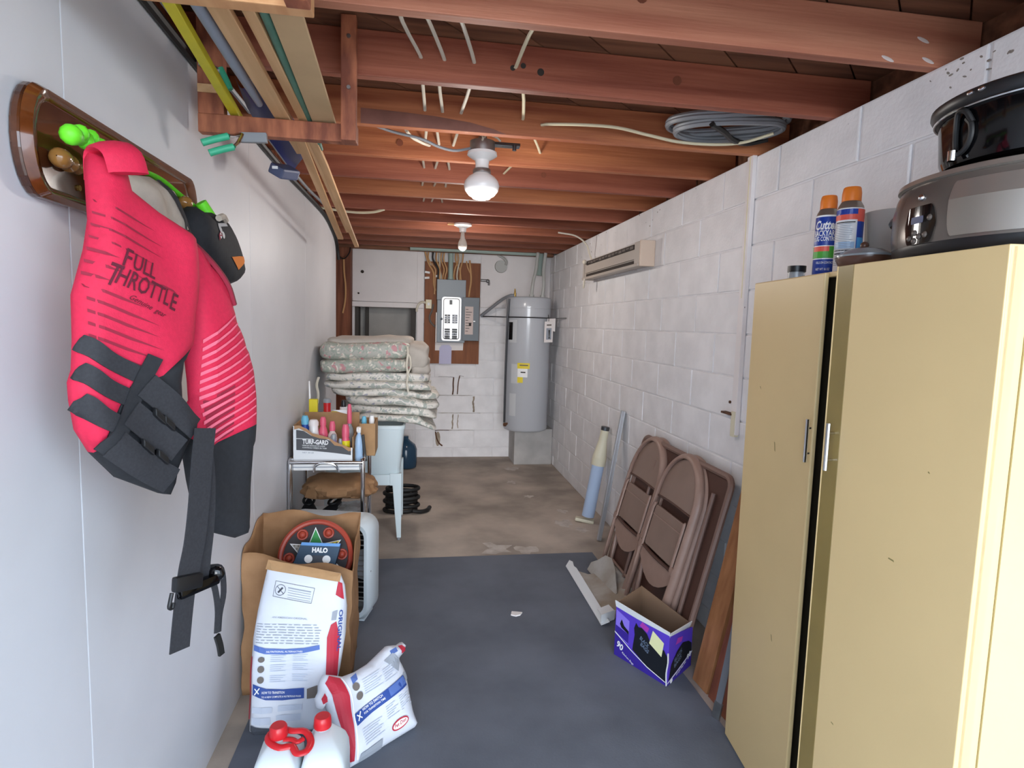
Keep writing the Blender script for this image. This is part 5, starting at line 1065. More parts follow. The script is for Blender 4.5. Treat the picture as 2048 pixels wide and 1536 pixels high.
mb.tube([(-.03, 4.75, .03), (.03, 4.76, .02), (.085, 4.80, .018), (.11, 4.88, .018)], .017, 8, 5)
single('garden_hose', mb, 'black_rubber', 'coiled black garden hose on the concrete under the laundry tub', 'hose', smooth=70)
single('water_jug', MB().lathe([(.10, .003), (.115, .01), (.12, .05), (.12, .20), (.10, .25), (.05, .29), (.03, .31), (.03, .34), (.001, .342)], (-.12, 6.35, 0), 24), 'glass_blue', 'dark blue water jug on the floor behind the laundry tub', 'jug', smooth=1)

# ---------------------------------------------------------------- chrome cart and what it carries
ca = thing('utility_cart', 'chrome framed utility cart with white shelves by the left wall', 'cart', (-.49, 3.55, 0))
cx0, cx1, cy0, cy1 = -.685, -.285, 3.345, 3.80
for z in (.715, .345): 
    put('shelf', MB().box(cx0+.012, cx1-.03, cy0+.012, cy1-.01, z, z+.038, .006), 'porcelain', ca)
    put('shelf_rim', MB().box(cx0+.012, cx1-.03, cy0+.008, cy0+.014, z+.018, z+.022, .0), 'grey_print', ca)
for x in (cx0, cx1-.012):
    put('frame_tube', MB().tube([(x, cy0, .03), (x, cy0, .70), (x, cy0+.02, .768), (x, cy0+.06, .775), (x, cy1-.05, .775), (x, cy1, .74), (x, cy1, .03)], .0125, 10, 3), 'chrome', ca, smooth=1)
put('front_rail', MB().tube([(cx0, cy0-.004, .765), (-.5, cy0-.008, .765), (cx1-.012, cy0-.004, .762)], .0105, 10, 2), 'chrome', ca, smooth=1)
put('handle_loop', MB().tube([(-.56, cy0-.004, .712), (-.55, cy0-.012, .745), (-.52, cy0-.014, .762), (-.47, cy0-.014, .762), (-.44, cy0-.012, .745), (-.425, cy0-.004, .712)], .007, 8, 4), 'chrome', ca, smooth=1)
for x in (cx0, cx1-.012):
    for y in (cy0, cy1): put('caster', MB().cyl((x-.008, y, .022), (x+.008, y, .022), .021, n=16), 'black_rubber', ca, smooth=1)
tg = thing('seed_carton', 'torn open white and grey carton of garden supplies on the cart top', 'box', (-.52, 3.5, .754))
TX0, TX1, TY0, TY1, TZ = -.676, -.352, 3.372, 3.74, .7775
put('base', MB().box(TX0, TX1, TY0, TY1, .754, .760), 'cardboard', tg)
FP = plane((TX0, TY0, .756), (1, 0, 0), (0, 0, 1)); WT = TX1-TX0
fr = [(0, 0), (WT, 0), (WT, .082), (WT-.025, .085), (WT-.06, .10), (WT-.10, .118), (WT-.13, .14), (.145, .155), (.105, .165), (.075, .19), (.035, .208), (.01, .206), (0, .205)]
put('front_wall', MB().prism(fr, -.004, 0, FP), 'card_white', tg)
dec('printed_panel', [[(.02, .072), (.10, .068), (.22, .055), (WT-.012, .042), (WT-.012, .07), (WT-.05, .088), (WT-.12, .122), (.155, .142), (.10, .152), (.06, .178), (.02, .185)]], lambda a, b: FP(a, b, .001), 'card_grey', tg)
mb = MB(); text(mb, 'TURF-GARD', .052, .108, .024, radians(-3), lambda a, b: FP(a, b, .002), .138, .035); text(mb, 'HERBICIDE GRANULES FOR LAWNS', .052, .095, .007, radians(-3), lambda a, b: FP(a, b, .002), .12, .01); text(mb, 'CONTROLS WEEDS IN TURF', .052, .083, .007, radians(-3), lambda a, b: FP(a, b, .002), .13, .01); put('lettering', mb, 'white_print', tg)
mb = MB(); decal(mb, quad(.02, .136, .11, .133, .003), lambda a, b: FP(a, b, .002), .05); put('white_line', mb, 'white_print', tg)
mb = MB(); text(mb, 'NET 20 LB', .052, .055, .007, radians(-2), lambda a, b: FP(a, b, .002), .06, .01); put('lettering', mb, 'grey_print', tg)
te = [(.01, .207), (.035, .209), (.075, .191), (.105, .166), (.145, .156), (WT-.13, .141), (WT-.10, .119), (WT-.06, .101), (WT-.025, .086), (WT-.012, .084)]
put('torn_edge', MB().prism(te+[(a, b-.016-.006*sin(a*90)) for a, b in te[::-1]], .001, .003, FP), 'torn_card', tg)
put('side_wall', MB().box(TX0, TX0+.004, TY0, TY1, .758, .96), 'cardboard', tg); put('side_wall', MB().box(TX1-.004, TX1, TY0, TY1, .758, .90), 'cardboard', tg); put('back_wall', MB().box(TX0, TX1, TY1-.004, TY1, .758, .985), 'cardboard', tg)
put('flap', MB().prism([(-.50, .985), (-.41, .985), (-.385, .955), (-.45, .97)], 0, .004, lambda a, b, t: Vector((a, 3.62+t, b+.03))), 'card_white', tg)
def bottle(label, x, y, z0, h, r, m, capm, caph=.2, neck=.45, cat='bottle', name='bottle', extra=None, sy=1):
    t = thing(name, label, cat, (x, y, z0), 'bottles and jars in the torn carton' if cat == 'bottle' else None)
    hb = h*(1-caph)
    put('body', MB().lathe([(r*.9, 0), (r, .004), (r, hb*.72), (r*.85, hb*.86), (r*neck, hb*.97), (r*neck, hb), (.001, hb)], (x, y, z0), 20, 1, sy), m, t, smooth=50)
    put('cap', MB().lathe([(r*(neck+.1), hb), (r*(neck+.1), hb+h*caph*.6), (r*neck*.8, h), (.001, h)], (x, y, z0), 16), capm, t, smooth=50)
    if extra: dec('label', [[(-1.2*r, extra[0]), (1.2*r, extra[0]), (1.2*r, extra[1]), (-1.2*r, extra[1])]], lambda a, b: Vector((x+(r+.001)*cos(-pi/2+a/r), y+sy*(r+.001)*sin(-pi/2+a/r), z0+b)), extra[2], t, .012)
    return t
Z2 = .761
bottle('deep blue bottle with a teal cap leaning left in the torn carton', -.625, 3.46, Z2, .245, .030, 'blue_plastic', 'cyan_plastic', .2, .6)
bottle('white jar beside the deep blue bottle in the torn carton', -.575, 3.44, Z2, .225, .030, 'porcelain', 'paper', .15, .8)
bottle('pink bottle in the middle of the torn carton', -.527, 3.46, Z2, .238, .027, 'pink_plastic', 'pink_plastic', .2, .55)
bottle('pale pink white bottle right of the pink one in the carton', -.475, 3.45, Z2, .215, .028, 'pink_paper', 'pink_plastic', .25, .5)
bottle('lilac bottle near the torn front edge of the carton', -.462, 3.405, Z2, .15, .022, 'lilac_plastic', 'clear_plastic', .2, .6)
bottle('small green bottle at the right front of the carton', -.425, 3.398, Z2, .125, .018, 'green_plastic', 'clear_plastic', .3, .5)
bottle('squat bottle with a pink cap and a yellow label in the carton', -.40, 3.43, Z2, .20, .026, 'pink_plastic', 'pink_plastic', .35, .7, extra=(.06, .11, 'yellow_plastic'))
bottle('clear bottle with a tall red pointed nozzle at the carton back', -.392, 3.55, Z2, .30, .024, 'clear_plastic', 'pink_plastic', .38, .45)
bottle('round red tin behind the torn carton on the cart', -.55, 3.772, .754, .31, .025, 'red_plastic', 'cable_grey', .08, .9, cat='tin', name='red_tin', extra=(.18, .23, 'pink_paper'))
single('yellow_box', MB().box(-.655, -.605, 3.752, 3.79, .754, 1.06, .004), 'yellow_plastic', 'bright yellow box standing behind the torn carton by the wall', 'box')
single('white_stick', MB().cyl((-.652, 3.77, 1.062), (-.656, 3.775, 1.17), .006, .005, 10), 'porcelain', 'thin white stick rising from the yellow box by the wall', 'stick')
single('yellow_packet', MB().box(-.525, -.475, 3.752, 3.775, .754, .985, .003), 'yellow_plastic', 'small yellow packet in front of the red tin', 'packet')
bottle('dark bottle with a white label behind the torn carton', -.452, 3.775, .754, .30, .022, 'table_brown', 'black_plastic', .15, .6, cat='jar', name='dark_jar', extra=(.21, .26, 'white_print'))
sp = thing('spray_bottle', 'pale blue spray bottle standing right of the torn carton', 'spray bottle', (-.318, 3.42, .754))
put('body', MB().lathe([(.022, 0), (.024, .004), (.024, .11), (.020, .135), (.010, .155), (.009, .17), (.001, .17)], (-.325, 3.415, .754), 20, .95, 1), 'pale_blue', sp, smooth=50)
put('trigger_head', MB().box(-.337, -.313, 3.39, 3.43, .924, .95, .005).cyl((-.325, 3.415, .918), (-.325, 3.415, .93), .012, n=12).box(-.329, -.321, 3.37, 3.395, .93, .945, .002), 'porcelain', sp)
single('black_bar', MB().box(-.303, -.288, 3.40, 3.43, .754, .905, .003, (0, -.10, 0)), 'black_plastic', 'flat black bar standing beside the spray bottle on the cart', 'bar')
bx = thing('cardboard_box', 'small open brown cardboard box behind the spray bottle on the cart', 'box', (-.28, 3.7, .754))
for a in ((-.335, -.331, 3.55, 3.79), (-.249, -.245, 3.55, 3.79), (-.331, -.249, 3.55, 3.554), (-.331, -.249, 3.786, 3.79)): put('wall', MB().box(*a, .754, .945), 'cardboard', bx)
put('base', MB().box(-.335, -.245, 3.55, 3.79, .7535, .757), 'cardboard', bx)
for k, (x, h) in enumerate(((-.315, .22), (-.27, .225))):
    bottle('white capped bottle in the small brown box, %s' % ('left' if k == 0 else 'right'), x, 3.62, .758, h, .017, 'porcelain', 'cyan_plastic' if k == 0 else 'porcelain', .25, .8, cat='jar', name='white_bottle')
# lower shelf: shoes, brown paper, plastic bag
def shoe(x, y, rz, label):
    t = thing('shoe', label, 'shoe', (x, y, .384), 'pair of black shoes on the cart')
    R = Matrix.Rotation(rz, 3, 'Z')
    def fn(u, v):
        s = v; ang = 2*pi*u
        w_ = .048*(sin(pi*min(1, s*.92+.06))**.45)*(1-.12*cos(2*pi*s)); h = .05+.045*max(0, s-.45)*2-.03*max(0, .3-s)*2
        if s < .02 or s > .98: w_ *= .4; h *= .5
        z = .012+h*.5+h*.5*sin(ang)
        return Vector((x, y, .384))+R@Vector((w_*cos(ang)*(1-.15*sin(ang)), -.13+.26*s, z))
    put('upper', MB().grid(20, 14, fn, True), 'black_cloth', t, smooth=70)
    put('sole', MB().prism([(.048*(sin(pi*min(1, max(.0, s)*.92+.05))**.45)*sg, -.132+.264*s) for sg, rng_ in ((1, range(13)), (-1, range(12, -1, -1))) for s in [q/12 for q in rng_]], 0, .014, lambda a, b, tt: Vector((x, y, .384))+R@Vector((a, b, tt))), 'black_rubber', t)
    put('collar', MB().tube([Vector((x, y, .384))+R@Vector((.03*cos(q), .07+.045*sin(q), .10+.012*sin(q))) for q in [2*pi*i/12 for i in range(12)]], .008, 6, 2, closed=True), 'black_rubber', t, smooth=1)
shoe(-.615, 3.50, .15, 'left black shoe of the pair on the lower cart shelf'); shoe(-.51, 3.50, -.5, 'right black shoe of the pair on the lower cart shelf')
def crumple(name, m, label, cat, c, s, seed, amp, e=.6, nu=40, nv=18, top=None):
    rr = random.Random(seed); ph = [rr.uniform(0, 6) for _ in range(9)]
    def sg(v, p): return math.copysign(abs(v)**p, v)
    def fn(u, v):
        t = 2*pi*u; p = pi*(v-.5); x = sg(cos(p), e)*sg(cos(t), e); y = sg(cos(p), e)*sg(sin(t), e); z = sg(sin(p), .7)
        k = 1+amp*(sin(7*x+ph[0]+4*z)+sin(9*y+ph[1]+5*x)+.8*abs(sin(8*z+ph[2]+6*x))+.6*sin(15*x-11*y+ph[3]))
        return Vector((c[0]+s[0]*x*k, c[1]+s[1]*y*k, c[2]+s[2]*z*(1+amp*1.5*sin(5*x+ph[4]))))
    return single(name, MB().grid(nu, nv, fn, True), m, label, cat, smooth=25, loc=(c[0], c[1], c[2]-s[2]))
crumple('paper_sack', 'kraft', 'crumpled brown paper sack lying over the black shoes on the cart', 'bag', (-.44, 3.56, .575), (.195, .16, .058), 5, .075, .75)
crumple('plastic_bag', 'plastic_film', 'crumpled clear plastic bag at the right of the lower cart shelf', 'bag', (-.375, 3.50, .435), (.075, .11, .045), 6, .06)

# ---------------------------------------------------------------- box fan, paper bag with the star game board
fan = thing('box_fan', 'white box fan standing on the floor behind the brown paper bag', 'fan', (-.19, 3.165, 0))
FX0, FX1, FY0, FY1, FH = -.665, -.19, 2.985, 3.165, .535
def fp(a, b, t): return Vector((a, t, b))
outer = rrect(FX0, FX1, .012, FH, .07, 6); innr = rrect(FX0+.028, FX1-.028, .04, FH-.028, .06, 6)
mb = MB(); n = len(outer); vs = [fp(*p, t) for p, t in [(q, FY0+.02) for q in outer]]+[fp(*q, FY0) for q in rrect(FX0+.012, FX1-.012, .024, FH-.012, .065, 6)]+[fp(*q, FY0+.004) for q in innr]+[fp(*q, FY1-.004) for q in innr]+[fp(*q, FY1) for q in rrect(FX0+.012, FX1-.012, .024, FH-.012, .065, 6)]+[fp(*q, FY1-.02) for q in outer]
mb.add(vs, [(k*n+i, k*n+(i+1) % n, ((k+1) % 6)*n+(i+1) % n, ((k+1) % 6)*n+i) for k in range(6) for i in range(n)])
put('casing', mb, 'plastic_white', fan, smooth=50)
mb = MB()
for i in range(17): z = .055+.0275*i; mb.box(FX0+.03, FX1-.03, FY0+.006, FY0+.010, z-.003, z+.003)
for x in (-.55, -.43, -.31): mb.box(x-.003, x+.003, FY0+.004, FY0+.008, .045, FH-.035)
put('front_grille', mb, 'galvanised', fan, kind='stuff')
put('motor', MB().cyl((-.43, FY0+.06, .28), (-.43, FY1-.05, .28), .055, n=20), 'black_plastic', fan, smooth=1)
for k in range(5):
    R = Matrix.Rotation(2*pi*k/5, 3, 'Y'); c_ = Vector((-.43, FY0+.09, .28))
    put('blade', MB().grid(5, 6, lambda u, v: c_+R@Vector((.05+.145*v, .035*(u-.5), (u-.5)*(.08+.08*v)))), 'cable_grey', fan, smooth=60)
put('rear_panel', MB().box(FX0+.03, FX1-.03, FY1-.012, FY1-.008, .045, FH-.035), 'black_plastic', fan)
for x in (FX0+.06, FX1-.06): put('foot', MB().box(x-.03, x+.03, FY0+.02, FY1-.02, 0, .014, .004), 'plastic_white', fan)
put('screw', MB().cyl((FX1+.001, FY0+.03, .27), (FX1-.003, FY0+.03, .27), .005, n=8), 'cable_grey', fan)

fan.rotation_euler = (0, 0, radians(-14))
pbag = thing('paper_bag', 'large open brown paper bag holding the game board and small box', 'bag', (-.48, 2.63, 0))
gx0, gx1, gy0, gy1 = -.70, -.262, 2.46, 2.80
prof = []
def bagpt(u, v):
    P = [(gx0, gy0), (gx1, gy0), (gx1, gy1), (gx0, gy1)]; q = u*4; i = int(q) % 4; f = q-int(q)
    x = P[i][0]+(P[(i+1) % 4][0]-P[i][0])*f; y = P[i][1]+(P[(i+1) % 4][1]-P[i][1])*f
    top = {0: (.585, .50), 1: (.50, .625), 2: (.625, .655), 3: (.655, .585)}[i]; h = top[0]+(top[1]-top[0])*f+.012*sin(u*40)
    z = .006+h*v; k = .010*sin(9*v+u*25)*sin(3.1*v)+.006*sin(23*v-u*31)
    cx, cy = (gx0+gx1)/2, (gy0+gy1)/2
    s = 1+.5*k/.2-.03*(1-v)
    return Vector((max(-.700, cx+(x-cx)*s), cy+(y-cy)*s+.05*(v-.5), z))
put('body', MB().grid(64, 18, bagpt, True), 'kraft', pbag, smooth=40)
pbag.children[-1].modifiers.new('thick', 'SOLIDIFY').thickness = .003
put('bottom', MB().box(gx0+.012, gx1-.012, gy0+.0, gy1-.03, .003, .006), 'kraft_in', pbag)
single('folded_carton', MB().prism([(-.66, .02), (-.30, .02), (-.30, .42), (-.66, .42)], 2.60, 2.635, lambda a, b, t: Vector((a, t, b))), 'kraft_in', 'folded carton standing inside the brown paper bag under the game board', 'carton')
sg_ = thing('star_game_board', 'round red rimmed game board with a coloured star in the paper bag', 'game board', (-.43, 2.68, .40))
GF = plane((-.436, 2.645, .505), (1, .0, -.02), (.01, .40, .92)); GR = .158
put('disc', MB().prism(disc(0, 0, GR-.008, 40), -.010, .0, GF), 'board_black', sg_)
put('rim', MB().tube([GF(a, b, -.002) for a, b in disc(0, 0, GR-.008, 44)], .012, 8, closed=True), 'board_red', sg_, smooth=1)
def star_tip(i, r0=.058, r1=.120):
    t = pi/2+.07+i*pi/3; return [(r0*cos(t-pi/6), r0*sin(t-pi/6)), (r1*cos(t), r1*sin(t)), (r0*cos(t+pi/6), r0*sin(t+pi/6))]
def grow(tri, k):
    cx = sum(p[0] for p in tri)/3; cy = sum(p[1] for p in tri)/3; return [(cx+(x-cx)*k, cy+(y-cy)*k) for x, y in tri]
for i, m in enumerate(('star_green', 'star_grey', 'star_teal', 'board_red', 'star_grey', 'star_yellow')):
    tr = star_tip(i)
    put('star_point_border', MB().prism(grow(tr, 1.14), .0, .0012, GF), 'white_print', sg_); put('star_point', MB().prism(grow(tr, .96), .0012, .003, GF), m, sg_)
    if i not in (0, 2):
        dots = MB()
        for a in range(4):
            for b in range(4-a):
                l = (a+.5)/4.4, (b+.5)/4.4; q = 1-l[0]-l[1]; dots.prism(disc(tr[0][0]*l[0]+tr[1][0]*q+tr[2][0]*l[1], tr[0][1]*l[0]+tr[1][1]*q+tr[2][1]*l[1], .0035, 8), .003, .0038, GF)
        put('star_hole', dots, 'brown_print', sg_, kind='stuff')
put('star_centre', MB().prism(disc(0, 0, .056, 6, rot=.07), 0, .0025, GF), 'star_grey', sg_)
for i in range(6):
    t = pi/2+.07+pi/6+i*pi/3; a, b = .112*cos(t), .112*sin(t)
    put('marble_cup', MB().tube([GF(x, y, .003) for x, y in disc(a, b, .020, 16)], .005, 6, closed=True), 'board_red', sg_, smooth=1); put('marble_cup', MB().ball(GF(a, b, .0), .016, 12), 'board_red', sg_, smooth=1)
hb = thing('bulb_box', 'small dark blue lamp box lying on the game board in the paper bag', 'box', (-.42, 2.6, .5))
HF = plane((-.525, 2.545, .478), (1, -.02, -.06), (.04, .36, .93))
put('carton', MB().prism([(0, 0), (.175, 0), (.2, .125), (.035, .125)], -.045, 0, HF), 'halo_navy', hb, bevel=.002)
put('blue_band', MB().prism([(.033, .112), (.195, .112), (.198, .1245), (.036, .1245)], 0, .001, HF), 'halo_blue', hb)
mb = MB(); text(mb, 'HALO', .082, .085, .019, 0, lambda a, b: HF(a, b, .0015), .065, .05); put('lettering', mb, 'white_print', hb)
for a in (.07, .145): put('lamp_picture', MB().prism(disc(a, .057, .017, 16), 0, .001, HF), 'white_print', hb)
put('lamp_picture', MB().prism(rrect(.075, .14, .030, .072, .012), 0, .0008, HF), 'soot_print', hb)
put('white_band', MB().prism([(.03, .004), (.165, .004), (.168, .020), (.034, .020)], 0, .001, HF), 'pink_paper', hb)

# ---------------------------------------------------------------- pet food bags and jugs in the foreground
t14 = radians(14)
b1 = thing('pet_food_bag', 'tall upright white pet food bag with a brown rolled top leaning on the paper bag', 'bag', (-.46, 2.25, .005))
P1 = plane((-.6, 2.2, .006), (1, 0, 0), (0, sin(t14), cos(t14)))
B1 = [(.0, .012), (.02, .0), (.15, .0), (.275, .0), (.292, .012), (.300, .12), (.318, .22), (.334, .34), (.336, .44), (.326, .52), (.308, .565), (.20, .588), (.10, .61), (.040, .622), (.026, .55), (.008, .44), (-.004, .34), (-.006, .2)]
p1 = Pillow(B1, .012, .045, .06, .06, lambda a, b, o: P1(a, b, o*(1-.75*max(0, b-.42)/.2)), edge=.22, wob=lambda a, b: .004*sin(a*22+b*9)+.003*sin(b*31-a*12))
put('body', p1.build(), 'bag_white', b1, smooth=70)
g1 = lambda o: (lambda a, b: p1.front(a, b, o*1.6+.0022))
dec('rolled_top', [[(.028, .592), (.17, .565), (.309, .536), (.312, .566), (.20, .592), (.10, .613), (.036, .627)]], g1(.004), 'cardboard', b1, .014)
dec('red_panel', [[(.268, .10), (.296, .10), (.312, .20), (.318, .33), (.304, .395), (.285, .385), (.272, .34), (.272, .2)]], g1(.0012), 'red_print', b1, .012)
dec('red_panel', [[(.296, .49), (.318, .475), (.327, .47), (.318, .53), (.303, .538)]], g1(.0012), 'red_print', b1, .012)
dec('red_panel', [[(-.004, .06), (.004, .06), (.002, .28), (-.005, .28)]], g1(.0012), 'red_print', b1, .012)
dec('grey_patch', [[(.285, .40), (.303, .40), (.307, .435), (.288, .43)]], g1(.0012), 'grey_print', b1, .02)
mb = MB(); text(mb, 'ORIGINAL', .313, .435, .013, radians(-92), g1(.002), .15, .02); put('lettering', mb, 'blue_print', b1)
mb = MB()
for q in (quad(.072, .550, .218, .518, .0014), quad(.066, .496, .208, .464, .0014), quad(.072, .55, .066, .496, .0014), quad(.218, .518, .208, .464, .0014)): decal(mb, q, g1(.0014), .02)
q = disc(.092, .517, .019, 18)
for i in range(18): decal(mb, quad(*q[i-1], *q[i], .0018), g1(.0014), .02)
decal(mb, quad(.08, .53, .104, .503, .002), g1(.0015), .02); decal(mb, quad(.084, .508, .10, .525, .007), g1(.0015), .02)
put('warning_mark', mb, 'soot_print', b1)
mb = MB()
for i in range(5): decal(mb, quad(.12, .524-.0085*i, .205, .505-.0085*i, .0018 if i else .004), g1(.0014), .03)
put('small_print', mb, 'grey_print', b1, kind='stuff')
mb = MB(); rr = random.Random(9)
text(mb, 'AN AMERICAN ORIGINAL', .068, .418, .0065, radians(-5), g1(.0014), .13, .006)
for i in range(8):
    x = .012
    while x < .235:
        l = rr.uniform(.012, .035); decal(mb, quad(x, .398-.0095*i-x*.05, min(x+l, .25), .398-.0095*i-(x+l)*.05, .0028), g1(.0014), .05); x += l+.007
put('small_print', mb, 'grey_print', b1, kind='stuff')
dec('blue_band', [[(.006, .322), (.05, .311), (.12, .305), (.19, .307), (.246, .315), (.247, .298), (.19, .289), (.12, .286), (.05, .291), (.007, .303)]], g1(.0014), 'blue_print_pale', b1, .02)
mb = MB(); text(mb, 'NUTRITIONAL ALTERNATIVES', .055, .296, .006, radians(-2), g1(.002), .13, .008); put('lettering', mb, 'white_print', b1)
for i, z in enumerate((.272, .238, .200)):
    dec('bowl_picture', [disc(.038, z, .0125, 14, .8 if i == 0 else 1)], g1(.0016), 'brown_print', b1, .02)
    mb = MB()
    for x in (.07, .15):
        for j in range(4): decal(mb, quad(x, z+.012-.007*j, x+.055-.008*(j % 3), z+.010-.007*j, .0026), g1(.0014), .03)
    put('small_print', mb, 'pale_print', b1, kind='stuff')
dec('blue_band', [[(.010, .185), (.06, .168), (.12, .162), (.195, .164), (.196, .128), (.12, .125), (.06, .130), (.011, .147)]], g1(.0014), 'blue_print', b1, .02)
mb = MB(); text(mb, 'HOW TO TRANSITION', .045, .152, .008, radians(-3), g1(.002), .08, .012); text(mb, 'TO A NEW COMPLETE & NUTRITIOUS FOOD', .045, .138, .006, radians(-2), g1(.002), .14, .008)
decal(mb, quad(.018, .148, .036, .172, .004), g1(.002), .02); decal(mb, quad(.018, .170, .034, .152, .004), g1(.002), .02); put('lettering', mb, 'white_print', b1)
dec('brown_patch', [[(.205, .16), (.243, .172), (.243, .128), (.206, .125)]], g1(.0014), 'brown_print', b1, .02)
for a0, a1_, z0, z1 in ((.012, .085, .085, .105), (.105, .19, .088, .108), (.012, .08, .045, .07), (.10, .185, .05, .075)):
    dec('small_print_block', [[(a0, z0), (a1_, z0), (a1_, z1), (a0, z1)]], g1(.0014), 'pale_print', b1, .03)
dec('dusty_foot', [[(.008, .006), (.10, .004), (.10, .028), (.05, .034), (.008, .042)]], g1(.0014), 'soot_print', b1, .012)

tilt = radians(28); e2 = Vector((.76, .65, 0)).normalized(); n2 = Vector((e2.y, -e2.x, 0)); up2 = Vector((-n2.x*sin(tilt), -n2.y*sin(tilt), cos(tilt)))
P2 = plane((-.22, 1.98, .006), e2, up2)
b2 = thing('pet_food_bag', 'half empty white pet food bag slumped on the mat in front', 'bag', (-.1, 2.15, .005))
B2 = [(-.008, .0), (.14, .0), (.285, .0), (.296, .006), (.292, .05), (.302, .12), (.312, .20), (.306, .25), (.330, .262), (.345, .285), (.335, .302), (.312, .298), (.292, .305), (.268, .312), (.22, .296), (.17, .283), (.11, .278), (.06, .282), (.03, .300), (.0, .315), (-.018, .296), (-.03, .27), (-.052, .255), (-.058, .228), (-.046, .215), (-.028, .225), (-.018, .17), (-.012, .10)]
p2 = Pillow(B2, .010, .055, .05, .07, lambda a, b, o: P2(a, b, o), edge=.16, wob=lambda a, b: .006*sin(a*26+b*17)+.005*sin(b*37-a*15)*min(1, b*5))
put('body', p2.build(), 'bag_white', b2, smooth=60)
g2 = lambda o: (lambda a, b: p2.front(a, b, o*1.6+.0028))
dec('red_panel', [[(-.012, .02), (.004, .02), (.030, .13), (.040, .22), (.036, .285), (.004, .308), (-.016, .29), (-.014, .2), (-.006, .12)]], g2(.0014), 'red_print', b2, .010)
dec('red_panel', [[(-.050, .232), (-.034, .234), (-.030, .262), (-.048, .25)]], g2(.0014), 'red_print', b2, .010); dec('red_panel', [[(.304, .266), (.328, .268), (.318, .295), (.298, .298)]], g2(.0014), 'red_print', b2, .010)
mb = MB()
for i in range(6):
    a = [(.012, .02), (.022, .07), (.036, .13), (.046, .19), (.046, .24), (.040, .283)]
    if i < 5: decal(mb, quad(*a[i], *a[i+1], .005), g2(.0018), .02)
put('white_line', mb, 'white_print', b2)
dec('blue_band', [[(.040, .155), (.11, .168), (.19, .182), (.275, .196), (.278, .158), (.19, .146), (.11, .133), (.040, .118)]], g2(.0014), 'blue_print', b2, .010)
dec('blue_band', [[(.19, .180), (.272, .193), (.275, .166), (.19, .152)]], g2(.0018), 'blue_print_pale', b2, .02)
mb = MB(); text(mb, 'HOW TO SWITCH', .078, .152, .009, radians(9), g2(.0022), .085, .014); text(mb, 'FOR TRANSITION TIME', .080, .139, .007, radians(9), g2(.0022), .09, .01)
decal(mb, quad(.050, .130, .068, .156, .004), g2(.0022), .02); decal(mb, quad(.050, .150, .068, .134, .004), g2(.0022), .02); put('lettering', mb, 'white_print', b2)
dec('blue_band', [[(.07, .272), (.10, .277), (.088, .258), (.065, .25)]], g2(.0014), 'blue_print_pale', b2, .02); dec('blue_band', [[(.255, .295), (.287, .298), (.285, .282), (.255, .28)]], g2(.0014), 'blue_print_pale', b2, .02)
for z, a in ((.238, .072), (.204, .078)): dec('bowl_picture', [disc(a, z, .0135, 14)], g2(.0016), 'brown_print', b2, .02)
dec('grey_patch', [[(.215, .272), (.262, .285), (.288, .245), (.262, .215)]], g2(.0014), 'grey_print', b2, .010); dec('grey_patch', [[(.278, .20), (.298, .204), (.300, .175), (.28, .17)]], g2(.0014), 'grey_print', b2, .010)
dec('grey_patch', [[(.02, .006), (.12, .004), (.125, .036), (.025, .032)]], g2(.0014), 'grey_print', b2, .010)
for a0, a1_, z0, z1 in ((.10, .18, .20, .255), (.19, .25, .205, .25), (.05, .14, .05, .105), (.16, .21, .085, .13), (.22, .28, .09, .14)):
    mb = MB()
    k = 0
    while z0+.008*k < z1: decal(mb, quad(a0, z0+.008*k, a1_-.01*((k*5) % 3), z0+.008*k+.006, .0028), g2(.0014), .04); k += 1
    put('small_print', mb, 'pale_print', b2, kind='stuff')
dec('oval_badge', [disc(.205, .050, .036, 24, .5, .12)], g2(.0014), 'red_print', b2, .010); dec('oval_badge', [disc(.205, .050, .031, 24, .42, .12)], g2(.002), 'white_print', b2, .02)
mb = MB(); text(mb, 'Pet Diet', .180, .043, .012, radians(8), g2(.003), .05, .012, .2); put('lettering', mb, 'red_print', b2)

def jug(label, x, y, cap_x, cap_y):
    t = thing('plastic_jug', label, 'jug', (x, y, .005), 'white jugs with red caps')
    hxx, hyy = .066, .085
    rings = []
    for z, k, dx in ((.006, .92, 0), (.016, 1, 0), (.175, 1, 0), (.205, .97, 0), (.228, .86, .1), (.243, .66, .35), (.252, .46, .7), (.256, .30, 1.0)):
        rings.append([(x+(cap_x-x)*dx+a*k, y+(cap_y-y)*dx+b*k, z) for a, b in rrect(-hxx, hxx, -hyy, hyy, .026, 4)])
    m_ = MB(); n = len(rings[0]); vs = [p for r in rings for p in r]
    m_.add(vs, [(k*n+i, k*n+(i+1) % n, (k+1)*n+(i+1) % n, (k+1)*n+i) for k in range(len(rings)-1) for i in range(n)]+[tuple(range(n)), tuple(range((len(rings)-1)*n, len(rings)*n))])
    put('body', m_, 'plastic_white', t, smooth=60)
    put('neck', MB().cyl((cap_x, cap_y, .25), (cap_x, cap_y, .268), .020, n=20), 'plastic_white', t, smooth=1)
    put('cap', MB().lathe([(.027, .262), (.028, .266), (.026, .292), (.022, .297), (.001, .297)], (cap_x, cap_y, 0), 24), 'red_plastic', t, smooth=50)
    return t
j1 = jug('white jug with a red cap and red carrying handle, left of two in front', -.405, 1.785, -.412, 1.815)
jug('white jug with a red cap, right of two in front, against the slumped bag', -.268, 1.795, -.285, 1.845)
hz_ = .262
put('carry_handle', MB().tube([(-.440, 1.825, hz_), (-.435, 1.795, hz_-.004), (-.40, 1.77, hz_-.008), (-.365, 1.775, hz_-.010), (-.345, 1.75, hz_-.016), (-.318, 1.755, hz_-.014), (-.312, 1.79, hz_-.008), (-.335, 1.825, hz_), (-.375, 1.832, hz_), (-.41, 1.845, hz_)], .011, 8, 4, closed=True, flat=.6), 'red_plastic', j1, smooth=1)
